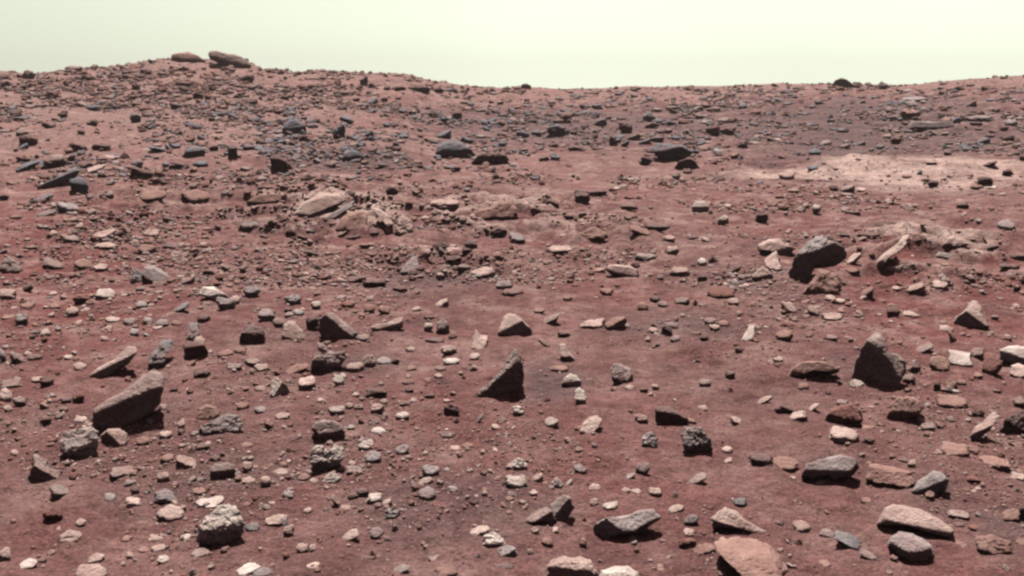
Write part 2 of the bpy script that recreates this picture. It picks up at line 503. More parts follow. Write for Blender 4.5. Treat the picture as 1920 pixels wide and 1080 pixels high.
def place(P, cx, cy, w, h, depth_ratio, bury=.12):
    """give the rock its real size and put it on the ground where the photo shows it"""
    g = hit(cx, min(cy + h / 2, 1250))[0]
    Rg = g[2]; az = math.atan2(g[0], g[1])
    k = math.hypot(Rg, CAM_Z - float(gz(g[0], g[1]))) / F
    W, H = w * k, h * (1 + bury) * k
    ext = P.max(0) - P.min(0)
    dep = math.atan2(CAM_Z, Rg)
    Dp = min(depth_ratio * W, 0.75 * H / max(math.sin(dep), .05))
    sx, sy = W / ext[0], Dp / ext[1]
    sz = max(.3 * H, (H - .55 * Dp * math.sin(dep))) / ext[2]
    P = P - (P.max(0) + P.min(0)) / 2
    Rc = Rg + 0.36 * Dp
    ca, sa = math.cos(az), math.sin(az)
    z0 = float(gz(Rc * sa, Rc * ca)) + .35 * H; x0 = 0.0
    top, bot, lf, rt = cy - h / 2, cy + h / 2 + bury * h, cx - w / 2, cx + w / 2
    for _ in range(7):
        L = P * np.array([sx, sy, sz])
        X = (L[:, 0] + x0) * ca + (L[:, 1] + Rc) * sa
        Y = -(L[:, 0] + x0) * sa + (L[:, 1] + Rc) * ca
        Wd = np.stack([X, Y, L[:, 2] + z0], -1)
        px, py = project(Wd)
        z0 += ((py.max() + py.min()) / 2 - (top + bot) / 2) * k
        x0 -= ((px.max() + px.min()) / 2 - (lf + rt) / 2) * k
        sx *= np.clip((rt - lf) / (px.max() - px.min()), .5, 2)
        sz *= np.clip((bot - top) / (py.max() - py.min()), .6, 1.7)
    L = P * np.array([sx, sy, sz])
    X = (L[:, 0] + x0) * ca + (L[:, 1] + Rc) * sa
    Y = -(L[:, 0] + x0) * sa + (L[:, 1] + Rc) * ca
    Wd = np.stack([X, Y, L[:, 2] + z0], -1)
    org = np.array([x0 * ca + Rc * sa, -x0 * sa + Rc * ca, 0.0]); org[2] = float(gz(org[0], org[1]))
    return Wd, org

TONE = {'p': (.68, .50, .435), 't': (.42, .255, .215), 'g': (.47, .40, .385), 'b': (.22, .235, .265), 'n': (.30, .28, .28), 'd': (.24, .165, .155), 'r': (.27, .13, .11), 'w': (.82, .69, .61), 'k': (.155, .105, .10), 'm': (.42, .32, .29)}  # d and k partly put the shade under brown rocks into the colour
TONE_W = {'p': 'pale', 't': 'tan', 'g': 'grey', 'b': 'blue-grey', 'n': 'blue-grey', 'd': 'dark', 'r': 'reddish', 'w': 'whitish', 'k': 'blackish', 'm': 'brown-grey'}
SHAPE_W = {'a': 'angular', 's': 'slabby', 'r': 'rounded', 'y': 'pointed', 'w': 'wedge-shaped', 'l': 'wedge-shaped', 'c': 'blocky', 'f': 'low flat', 'u': 'long tilted', 'd': 'long tilted'}
ROLL = {'u': math.radians(24), 'd': math.radians(-24)}

# ------------------------------------------------------------------ hero rocks: outline in photo pixels, facets, tone
# (name, landmark phrase, label, category, tone, rough, pitted, lit, extra planes [(normal, point)], outline)
H = []
def hero(name, land, label, cat, tone, outline, lit=.45, planes=None, rough=.06, pit=False, depth=.75, group=None):
    H.append(dict(name=name, land=land, label=label, cat=cat, tone=tone, outline=outline, lit=lit, planes=planes, rough=rough, pit=pit, depth=depth))

hero('boulder', 'big sloping boulder', 'big dark boulder with a smooth pale sloping top and a knobbed right end', 'boulder', 'm',
     [(174,786),(172,756),(192,738),(222,724),(250,708),(270,698),(286,694),(302,702),(309,719),(306,735),(304,757),(288,778),(268,792),(245,801),(212,806),(186,802)],
     rough=.05, depth=.62)
hero('boulder', 'black fin boulder', 'tall black fin-shaped boulder with a lit notch on its right side', 'boulder', 'm',
     [(1596,712),(1595,690),(1600,668),(1606,655),(1618,640),(1634,623),(1648,627),(1661,640),(1668,655),(1684,657),(1697,668),(1700,685),(1696,700),(1688,718),(1660,724),(1620,722)],
     rough=.05, depth=.7)
hero('boulder', 'black pyramid boulder', 'black pitted pyramid boulder with a thin sunlit edge sloping down its left side', 'boulder', 'm',
     [(886,736),(893,726),(907,713),(922,697),(936,678),(948,662),(961,654),(970,664),(979,680),(983,700),(982,722),(974,734),(950,741),(915,741)],
     rough=.09, pit=True, depth=.65)
hero('boulder', 'twin-humped grey boulder', 'twin-humped grey boulder with a dark shaded front above the small reddish rock', 'boulder', 'g',
     [(1477,528),(1477,505),(1482,482),(1494,466),(1508,452),(1525,442),(1542,441),(1560,452),(1577,466),(1588,480),(1576,492),(1550,500),(1530,503),(1512,526),(1500,533)],
     rough=.11, depth=.6)
hero('rock', 'reddish ridged rock', 'reddish-grey ridged rock in front of the twin-humped grey boulder', 'rock', 't',
     [(1499,550),(1508,537),(1520,520),(1531,504),(1555,505),(1572,515),(1578,532),(1576,548),(1545,553),(1515,554)], lit=.62, rough=.12)
hero('rock', 'upper pale hooked rock', 'pale hooked rock just left of the top of the twin-humped grey boulder', 'rock', 'p',
     [(1420,462),(1440,450),(1462,447),(1480,458),(1492,464),(1480,478),(1462,480),(1440,474),(1424,471)], lit=.6, rough=.12)
hero('rock', 'pale tent rock', 'pale tent-shaped rock left of the twin-humped grey boulder, under the hooked one', 'rock', 'p',
     [(1432,492),(1442,478),(1455,470),(1463,482),(1470,508),(1452,506),(1438,500)], lit=.85, rough=.08)
hero('rock', 'low pale cap rock', 'low pale rock with a dark front, leftmost before the twin-humped grey boulder', 'rock', 'p',
     [(1408,520),(1416,506),(1428,498),(1440,503),(1450,515),(1446,526),(1425,527)], lit=.5)
hero('boulder', 'white-topped round boulder', 'round rough boulder with a whitish top and pitted dark underside near the bottom left', 'boulder', 'w',
     [(367,1005),(368,985),(376,965),(392,954),(412,945),(432,944),(448,952),(456,966),(460,986),(456,1006),(436,1020),(410,1023),(384,1016)],
     rough=.08, pit=True, depth=.8)
hero('rock', 'two-lobed whitish rock', 'rough whitish rock of two lobes with a black underside, below the brown capped rock', 'rock', 'w',
     [(582,868),(581,848),(590,836),(606,834),(616,844),(630,837),(643,842),(647,860),(636,874),(612,885),(590,882)], lit=.5, rough=.15, pit=True)
hero('rock', 'brown capped rock', 'brown rock with a pale cap, just above the two-lobed whitish rock', 'rock', 'm',
     [(583,802),(590,792),(605,787),(625,788),(642,798),(648,812),(642,825),(615,829),(592,822)],
     rough=.08)
hero('rock', 'sunlit dome rock', 'smooth pale dome rock casting a dark shadow to its right, mid picture', 'rock', 'p',
     [(933,624),(935,608),(941,594),(950,587),(963,587),(975,594),(986,606),(998,620),(990,628),(960,630)],
     rough=.03)
hero('rock', 'pale bow-shaped slab', 'long pale slab with a wavy top lying left above the big sloping boulder', 'rock', 'p',
     [(168,702),(180,686),(200,676),(216,670),(230,658),(243,649),(257,650),(256,668),(246,682),(228,694),(205,706),(185,706)],
     rough=.05, depth=.5)
hero('rock', 'dark split rock', 'dark jagged rock with a split pale top, left of centre', 'rock', 'm',
     [(580,694),(588,674),(598,655),(600,642),(611,640),(620,654),(636,657),(648,660),(650,672),(640,690),(620,700),(597,700)],
     rough=.15)
hero('rock', 'grey ridge rock', 'dark grey rock whose pinkish ridge runs down rightward, above the dark split rock', 'rock', 'm',
     [(597,618),(599,600),(610,588),(625,585),(640,597),(655,609),(671,625),(655,633),(630,639),(606,635)],
     rough=.10)
hero('rock', 'dark cube under stack', 'dark cube-shaped rock carrying a pale stone, left part of the picture', 'rock', 'k',
     [(343,670),(343,646),(350,638),(372,640),(386,648),(391,660),(388,672)], lit=.2, rough=.05)
hero('rock', 'grey stack rock', 'blue-grey lumpy rock standing behind the dark cube-shaped rock', 'rock', 'b',
     [(349,640),(348,615),(356,605),(372,604),(375,620),(368,638)], lit=.8, rough=.14)
hero('rock', 'pale cap on the cube', 'small pale rounded stone on top of the dark cube-shaped rock', 'rock', 'p',
     [(362,642),(367,631),(378,629),(386,638),(383,646),(370,646)], lit=.85)
hero('rock', 'blue flaky rock', 'blue-grey flaky rock leaning right, just left of the dark cube-shaped rock', 'rock', 'b',
     [(275,680),(281,662),(294,648),(300,636),(320,635),(326,646),(312,664),(306,680),(290,686)], lit=.7, rough=.15)
hero('rock', 'sunlit flat-topped rock', 'bright flat-topped rock with a black cavity under its left side', 'rock', 'w',
     [(372,550),(380,537),(402,537),(424,548),(430,558),(408,567),(392,560)], lit=.5, rough=.08)
hero('rock', 'dark speckled lump', 'dark lump with a pale spot on top, left of the pale leaning block', 'rock', 'd',
     [(448,640),(451,622),(462,608),(478,606),(495,616),(499,634),(492,645),(468,645)], lit=.35, rough=.12)
hero('rock', 'pale leaning block', 'pale leaning block with a flat lit face, left of the grey ridge rock', 'rock', 'p',
     [(527,628),(532,608),(542,601),(556,604),(572,620),(572,634),(552,636)], lit=.78, rough=.05)
hero('rock', 'pale thin blade', 'thin pale blade-like rock rising to the right, above the centre', 'rock', 'p',
     [(695,612),(705,604),(725,601),(745,594),(757,594),(757,612),(735,620),(708,618)], lit=.42, rough=.04)
hero('rock', 'pale star-shaped rock', 'pale star-shaped rock left of the sunlit dome rock', 'rock', 'p',
     [(882,646),(884,632),(893,617),(901,626),(916,629),(912,645),(905,654),(889,655)], lit=.88, rough=.1)
hero('rock', 'lit white pyramid', 'small pyramid rock, white on its left side and black on its right, left of centre', 'rock', 'w',
     [(505,738),(507,722),(513,706),(522,710),(536,722),(543,736),(530,742),(512,743)],
     rough=.08)
hero('rock', 'pitted buried stone', 'half-buried grey stone with a shadowed hollow, right of the black pyramid boulder', 'rock', 'g',
     [(1147,712),(1145,692),(1150,680),(1166,680),(1184,690),(1188,706),(1184,718),(1165,721)], lit=.6, rough=.16)
hero('rock', 'elongated pale chip', 'long pale chip slanting down to the right, above right of the black pyramid boulder', 'rock', 'p',
     [(1048,660),(1050,644),(1062,644),(1068,658),(1079,672),(1078,678),(1064,674),(1054,667)], lit=.62)
hero('rock', 'white-capped flake', 'flake with a white cap and dark base, right beside the black pyramid boulder', 'rock', 'w',
     [(1052,720),(1056,708),(1068,700),(1082,704),(1090,714),(1086,724),(1066,725)], lit=.45)
hero('rock', 'short upright stone', 'short upright pale stone with a black base, below the white-capped flake', 'rock', 'w',
     [(1077,745),(1078,730),(1086,726),(1096,732),(1100,745),(1096,756),(1084,756)], lit=.58)
hero('rock', 'pale egg-like rock', 'pale tilted egg-like rock below centre with shadow along its lower right', 'rock', 'p',
     [(1086,806),(1090,792),(1104,780),(1120,778),(1130,786),(1126,800),(1110,811),(1094,811)], lit=.8, rough=.05)
hero('rock', 'black brick rock', 'black brick-like rock with a thin lit top, below right of centre', 'rock', 'd',
     [(1225,793),(1225,768),(1238,760),(1258,761),(1272,770),(1280,780),(1292,783),(1276,793),(1250,796)], lit=.22, rough=.06)
hero('rock', 'rough clustered rock', 'rough lumpy grey rock with pale shoulders, right of the small pitted stone', 'rock', 'g',
     [(1275,818),(1284,806),(1302,799),(1318,803),(1334,822),(1336,840),(1326,852),(1304,854),(1286,846)], lit=.5, rough=.2, pit=True)
hero('rock', 'small pitted stone', 'small pitted grey stone with a dark lower left, left of the rough clustered rock', 'rock', 'g',
     [(1201,834),(1203,818),(1212,809),(1226,808),(1235,820),(1233,834),(1220,840)], lit=.6, rough=.16, pit=True)
hero('boulder', 'long two-toned boulder', 'long boulder, dark brown on its left and pale grey on its right, bottom middle', 'boulder', 'g',
     [(1113,1010),(1112,986),(1128,972),(1158,965),(1185,960),(1204,954),(1228,956),(1240,970),(1222,986),(1206,1000),(1175,1009),(1146,1013)],
     rough=.08, depth=.6)
hero('rock', 'leaning grey slab', 'grey slab leaning to the right, pale on its left face, bottom middle', 'rock', 'g',
     [(1028,962),(1030,946),(1042,934),(1056,927),(1070,935),(1077,952),(1070,966),(1054,978),(1040,980)],
     rough=.06)
hero('rock', 'black wedge rock', 'black wedge with a pale sloping top leaning against the grey slab', 'rock', 'm',
     [(980,977),(990,966),(1008,955),(1024,950),(1036,956),(1046,975),(1036,984),(1008,981)],
     rough=.05)
hero('boulder', 'rough tailed boulder', 'rough pale-topped boulder with a tail tapering off to the right', 'boulder', 'p',
     [(1334,1002),(1332,982),(1344,960),(1360,950),(1388,958),(1412,976),(1446,997),(1440,1004),(1400,1003),(1360,1002)],
     rough=.12, depth=.6)
hero('boulder', 'big pinkish block', 'big pale pinkish block cut off by the bottom edge, right of the middle', 'boulder', 't',
     [(1338,1018),(1370,1006),(1420,1008),(1448,1020),(1468,1045),(1478,1080),(1470,1110),(1400,1110),(1380,1070),(1352,1045)],
     lit=.88, rough=.077, depth=.7)
hero('boulder', 'pale-topped bottom boulder', 'pale-topped brown boulder cut off by the bottom edge of the picture', 'boulder', 'p',
     [(1017,1095),(1020,1066),(1034,1053),(1058,1043),(1095,1042),(1116,1052),(1126,1075),(1128,1100),(1070,1112)],
     rough=.1, depth=.7)
hero('boulder', 'white dome at the bottom', 'whitish dome rock beside the pale-topped boulder at the bottom edge', 'boulder', 'w',
     [(1118,1100),(1124,1072),(1150,1061),(1178,1060),(1198,1072),(1210,1100),(1165,1112)], lit=.9, rough=.05)
hero('boulder', 'left long grey boulder', 'long grey boulder with a black lower edge, left of the three lower right boulders', 'boulder', 'g',
     [(1502,896),(1506,880),(1524,865),(1548,857),(1575,852),(1604,860),(1611,872),(1596,890),(1568,906),(1545,899),(1515,902)],
     rough=.07, depth=.62)
hero('boulder', 'dim pinkish block', 'dim pinkish-brown block between the long grey boulder and small dark-edged boulder', 'boulder', 't',
     [(1621,900),(1624,874),(1640,869),(1690,871),(1712,876),(1717,895),(1708,910),(1660,912),(1632,911)], lit=.75, rough=.08, depth=.5)
hero('boulder', 'small dark-edged boulder', 'grey boulder with a thick black lower right edge, right of the dim pinkish block', 'boulder', 'g',
     [(1708,922),(1712,905),(1728,894),(1745,882),(1766,883),(1780,896),(1778,912),(1760,926),(1735,933),(1715,930)],
     rough=.08)
hero('boulder', 'large cream boulder', 'large smooth cream and grey boulder with a straight black base, lower right', 'boulder', 'p',
     [(1642,1002),(1644,982),(1650,962),(1664,948),(1690,945),(1726,947),(1752,958),(1776,972),(1789,985),(1786,1004),(1740,1006),(1700,1000)],
     rough=.035, depth=.6)
hero('boulder', 'faceted boulder in front', 'faceted grey boulder with a pointed black base just below the large cream boulder', 'boulder', 'g',
     [(1662,1024),(1668,1010),(1680,999),(1704,996),(1728,1003),(1746,1014),(1753,1030),(1746,1042),(1710,1057),(1680,1044)],
     rough=.05, depth=.75)
hero('rock', 'low lit ramp rock', 'long low pale rock like a ramp, left of the black fin boulder', 'rock', 't',
     [(1473,712),(1478,694),(1494,681),(1515,676),(1545,676),(1566,684),(1575,692),(1562,697),(1530,699),(1500,708)], lit=.72, rough=.06, depth=.5)
hero('rock', 'bright square block', 'bright square block with a dark foot, right of the black fin boulder', 'rock', 'w',
     [(1777,678),(1777,656),(1794,655),(1820,657),(1825,682),(1806,685),(1785,683)], lit=.88, rough=.04)
hero('rock', 'lit spire rock', 'rock with a lit triangular right face and dark cavity, above the bright square block', 'rock', 'p',
     [(1786,608),(1790,594),(1805,580),(1818,563),(1827,563),(1842,580),(1856,606),(1840,612),(1812,616)],
     rough=.08)
hero('boulder', 'white-capped black boulder', 'black boulder with a cream-white cap at the right edge of the picture', 'boulder', 'w',
     [(1874,678),(1873,660),(1886,652),(1905,647),(1935,648),(1945,665),(1940,690),(1900,690)], lit=.4, rough=.05)
hero('rock', 'pale ball stone', 'pale rounded stone in front of the white-capped black boulder at the right edge', 'rock', 'p',
     [(1892,700),(1894,686),(1906,681),(1922,684),(1926,700),(1912,709)], lit=.7)
hero('rock', 'holed pale rock', 'pale oblong rock with a dark hollow in its top, pointing down left near right edge', 'rock', 'p',
     [(1818,818),(1822,802),(1840,790),(1856,775),(1868,772),(1873,782),(1866,800),(1850,816),(1832,830)],
     rough=.12)
hero('rock', 'black ragged rock', 'black ragged rock touching the right side of the holed pale rock', 'rock', 'd',
     [(1872,812),(1876,790),(1888,774),(1912,768),(1926,785),(1926,808),(1900,815)], lit=.4, rough=.2)
hero('rock', 'pale-roofed rock', 'brown rock with a pale slanted roof, below right of the black fin boulder', 'rock', 't',
     [(1662,782),(1664,762),(1676,747),(1700,742),(1722,745),(1734,760),(1726,778),(1700,787),(1678,788)], lit=.5, rough=.12)
hero('rock', 'dim mound rock', 'dim reddish mound-like rock between the small dark rock and pale-roofed rock', 'rock', 'r',
     [(1546,792),(1552,774),(1574,760),(1602,756),(1616,768),(1620,786),(1600,795),(1570,795)], lit=.5, rough=.12)
hero('rock', 'speckled white boulder', 'rough white-topped rock with a dark belly below the big sloping boulder', 'rock', 'w',
     [(112,838),(113,818),(122,803),(145,799),(172,801),(185,812),(184,836),(176,854),(152,860),(128,853)], lit=.5, rough=.12, pit=True)
hero('rock', 'pinkish split stone', 'pale pinkish rock with a dark left side, right of the speckled white boulder', 'rock', 'p',
     [(188,830),(190,812),(204,803),(228,804),(241,816),(240,832),(226,843),(204,840)],
     rough=.1)
hero('rock', 'hooked ridge rock', 'dark rock with a curved pale ridge, near the lower left corner', 'rock', 'm',
     [(52,888),(56,872),(68,853),(76,850),(92,862),(102,878),(118,882),(112,898),(90,903),(66,898)],
     rough=.14)
hero('rock', 'dark front block', 'dark block with a pale flat top, right of the lower left small stones', 'rock', 'm',
     [(394,892),(393,876),(402,867),(430,868),(441,876),(438,893),(412,896)], lit=.35, rough=.06)
hero('rock', 'grey outcrop slab', 'rough grey slab rock at the end of the pale cluster right of the sloping boulder', 'rock', 'g',
     [(372,808),(385,794),(408,780),(432,772),(452,780),(458,798),(446,812),(410,814)], lit=.75, rough=.16, pit=True, depth=.5)
hero('rock', 'tan outcrop stone', 'tan stone adjoining the upper left of the rough grey slab rock', 'rock', 't',
     [(366,780),(372,764),(388,757),(406,764),(414,776),(400,786),(378,788)], lit=.7, rough=.12)
hero('rock', 'grey lens-shaped rock', 'smooth grey lens-shaped rock lying in red soil, upper left', 'rock', 'g',
     [(265,512),(272,500),(290,497),(308,506),(326,520),(326,529),(308,532),(288,528),(272,521)], lit=.82, rough=.04)
hero('rock', 'grey pointed block', 'pale grey pointed block in the middle stone field', 'rock', 'g',
     [(748,510),(757,494),(770,482),(782,477),(787,490),(785,512),(766,515)], lit=.85, rough=.07)
hero('rock', 'pale flat dome', 'pale flat dome with a dark crescent below it, above the centre of the picture', 'rock', 'p',
     [(1134,506),(1142,499),(1160,496),(1182,498),(1198,508),(1194,520),(1165,521),(1145,515)], lit=.62, rough=.05)
hero('rock', 'black and white chip', 'small block, white on top and black below, alone on red soil at upper right', 'rock', 'w',
     [(1296,398),(1296,386),(1302,376),(1322,376),(1330,386),(1330,399)], lit=.42, rough=.04)
hero('rock', 'upright pale shard', 'upright pale shard leaning right, alone on open soil right of centre', 'rock', 'w',
     [(1388,638),(1396,622),(1402,610),(1414,609),(1417,620),(1411,634),(1398,639)], lit=.92, rough=.05)
hero('rock', 'black cube block', 'black cube-like rock with a bluish top, upper left of the picture centre', 'rock', 'k',
     [(506,325),(506,298),(516,290),(534,293),(542,304),(543,324),(524,327)], lit=.2, rough=.05)
hero('rock', 'small black cube', 'small black cube-like rock left of the larger black cube', 'rock', 'k',
     [(426,299),(427,280),(434,274),(446,276),(449,298)], lit=.12, rough=.05)
hero('boulder', 'far blue dome', 'blue-grey dome boulder with a dark right side on the far left slope', 'boulder', 'b',
     [(529,250),(531,234),(541,224),(558,222),(572,232),(575,248),(556,255)], lit=.5, rough=.08)
hero('boulder', 'blue-topped boulder', 'large blue-grey boulder with a ragged top in the far middle', 'boulder', 'b',
     [(815,290),(816,275),(830,268),(848,260),(872,268),(888,280),(893,292),(860,297)], lit=.5, rough=.12)
hero('boulder', 'far dark boulder', 'dark brown long boulder touching the right of the blue-topped boulder', 'boulder', 'd',
     [(883,305),(892,290),(912,285),(935,283),(950,292),(956,300),(936,310),(905,307)], lit=.35, rough=.12)
hero('boulder', 'far bowl boulder', 'blue-grey bowl-shaped boulder with a pale rim at the far right', 'boulder', 'b',
     [(1222,282),(1232,270),(1256,268),(1286,274),(1302,286),(1290,298),(1258,303),(1236,298)], lit=.35, rough=.08)
hero('boulder', 'far black lens', 'black lens-shaped boulder just below the far bowl-shaped boulder', 'boulder', 'd',
     [(1264,314),(1272,302),(1290,294),(1306,302),(1312,314),(1288,318)], lit=.15, rough=.1)
hero('rock', 'mound-top blue rock', 'blue-grey rounded rock half sunk in the smooth sandy mound', 'rock', 'b',
     [(641,300),(644,286),(660,278),(676,283),(684,298),(664,304)], lit=.5, rough=.08)
hero('rock', 'far blue plank', 'long blue-grey plank-like slab tilted up to the right, far left', 'rock', 'b',
     [(68,347),(84,337),(110,324),(142,312),(150,322),(138,338),(108,349),(78,352)],
     rough=.05, depth=.4)
hero('rock', 'far blue block', 'dark block with a bright bluish top touching the plank-like slab', 'rock', 'b',
     [(130,352),(130,336),(146,331),(163,334),(167,350),(160,364),(142,363)], lit=.38, rough=.06)
hero('rock', 'far flat-topped rock', 'flat-topped blue-grey rock above the small black cube', 'rock', 'b',
     [(341,294),(344,282),(358,274),(376,276),(386,286),(382,296)], lit=.4, rough=.1)
hero('boulder', 'pinkish skyline boulder', 'low pinkish boulder on the left skyline, left of the darker one', 'boulder', 't',
     [(320,113),(322,103),(338,99),(356,97),(374,104),(388,116),(350,118)], lit=.6, rough=.08)
hero('boulder', 'dark skyline boulder', 'large dark grey boulder at the top of the left skyline', 'boulder', 'm',
     [(390,108),(391,99),(400,95),(420,97),(444,99),(458,105),(472,122),(450,128),(420,122)], lit=.6, rough=.12)
hero('boulder', 'right skyline dome', 'dark dome boulder standing alone on the right skyline', 'boulder', 'k',
     [(1556,161),(1562,151),(1574,146),(1588,148),(1598,157),(1600,164),(1575,165)], lit=.15, rough=.08)
hero('rock', 'middle skyline stone', 'small dark stone on the skyline in the middle of the picture', 'rock', 'k',
     [(974,168),(977,160),(986,156),(996,160),(999,168)], lit=.2, rough=.1)
hero('bedrock_outcrop', 'large pale outcrop', 'largest pale bedrock slab, sloping, left of the middle stone field', 'bedrock', 'p',
     [(548,398),(560,380),(590,366),(612,360),(636,366),(650,378),(625,390),(600,398),(572,404)], lit=.95, rough=.05, depth=.8)
hero('bedrock_outcrop', 'grey shelf outcrop', 'grey shelf of bedrock tucked under the largest pale bedrock slab', 'bedrock', 'g',
     [(605,408),(620,396),(645,384),(662,376),(664,386),(640,400),(615,414)], lit=.7, rough=.08, depth=.5)
hero('bedrock_outcrop', 'round pale outcrop', 'rounded pale bedrock hump right below the grey shelf of bedrock', 'bedrock', 't',
     [(628,428),(636,408),(652,396),(676,394),(690,406),(686,422),(660,432)], lit=.9, rough=.1)
hero('bedrock_outcrop', 'arched outcrop', 'pale arched bedrock rib right of the rounded pale bedrock hump', 'bedrock', 'p',
     [(694,388),(712,388),(730,400),(738,418),(734,436),(720,438),(722,420),(708,404)], lit=.85, rough=.14)
hero('bedrock_outcrop', 'broken pale outcrop', 'broken pale bedrock blocks at the right end of the arched rib', 'bedrock', 'p',
     [(738,436),(742,412),(754,404),(768,410),(778,424),(772,436),(752,440)], lit=.8, rough=.2)
hero('bedrock_outcrop', 'left flat outcrop', 'flat pale bedrock patch left of the largest pale bedrock slab', 'bedrock', 't',
     [(462,378),(480,364),(510,360),(538,366),(530,378),(490,384)], lit=.95, rough=.06, depth=.9)
hero('bedrock_outcrop', 'middle mound outcrop', 'greyish bedrock mound with a dark hollow in the upper middle', 'bedrock', 't',
     [(868,410),(880,396),(910,388),(935,374),(958,378),(972,392),(966,408),(930,412),(900,412)], lit=.95, rough=.12, depth=.8)
hero('bedrock_outcrop', 'diagonal pale rib', 'pale bedrock rib climbing to the upper right behind the twin-humped boulder', 'bedrock', 'p',
     [(1634,506),(1640,486),(1658,470),(1680,456),(1694,440),(1706,440),(1706,458),(1690,470),(1664,480),(1650,500)], lit=.8, rough=.1, depth=.5)
hero('bedrock_outcrop', 'lower pale rib', 'low pale crumbly bedrock lip below the diagonal bedrock rib', 'bedrock', 'p',
     [(1640,510),(1660,500),(1690,494),(1714,496),(1714,508),(1690,516),(1655,517)], lit=.6, rough=.18, depth=.4)
hero('bedrock_outcrop', 'upper right rib', 'pale crumbly bedrock stub at the top end of the diagonal rib', 'bedrock', 't',
     [(1704,452),(1706,438),(1720,435),(1738,442),(1736,456),(1718,460)], lit=.55, rough=.16)
hero('bedrock_outcrop', 'far right rib', 'pale bedrock crest to the right of the crumbly stub', 'bedrock', 'p',
     [(1764,462),(1772,446),(1784,440),(1808,446),(1818,456),(1800,466)], lit=.65, rough=.12)
hero('bedrock_outcrop', 'pale strip slab', 'narrow bright bedrock strip below the pale crest, right of the diagonal rib', 'bedrock', 'w',
     [(1752,484),(1756,474),(1780,472),(1800,476),(1800,486),(1776,490)], lit=.6, rough=.06, depth=.35)
hero('bedrock_outcrop', 'grey far shelf', 'long pale grey shelf with a dark right end on the far right slope', 'bedrock', 'g',
     [(1698,240),(1706,230),(1740,227),(1788,229),(1790,238),(1750,243)], lit=.95, rough=.08, depth=.35)

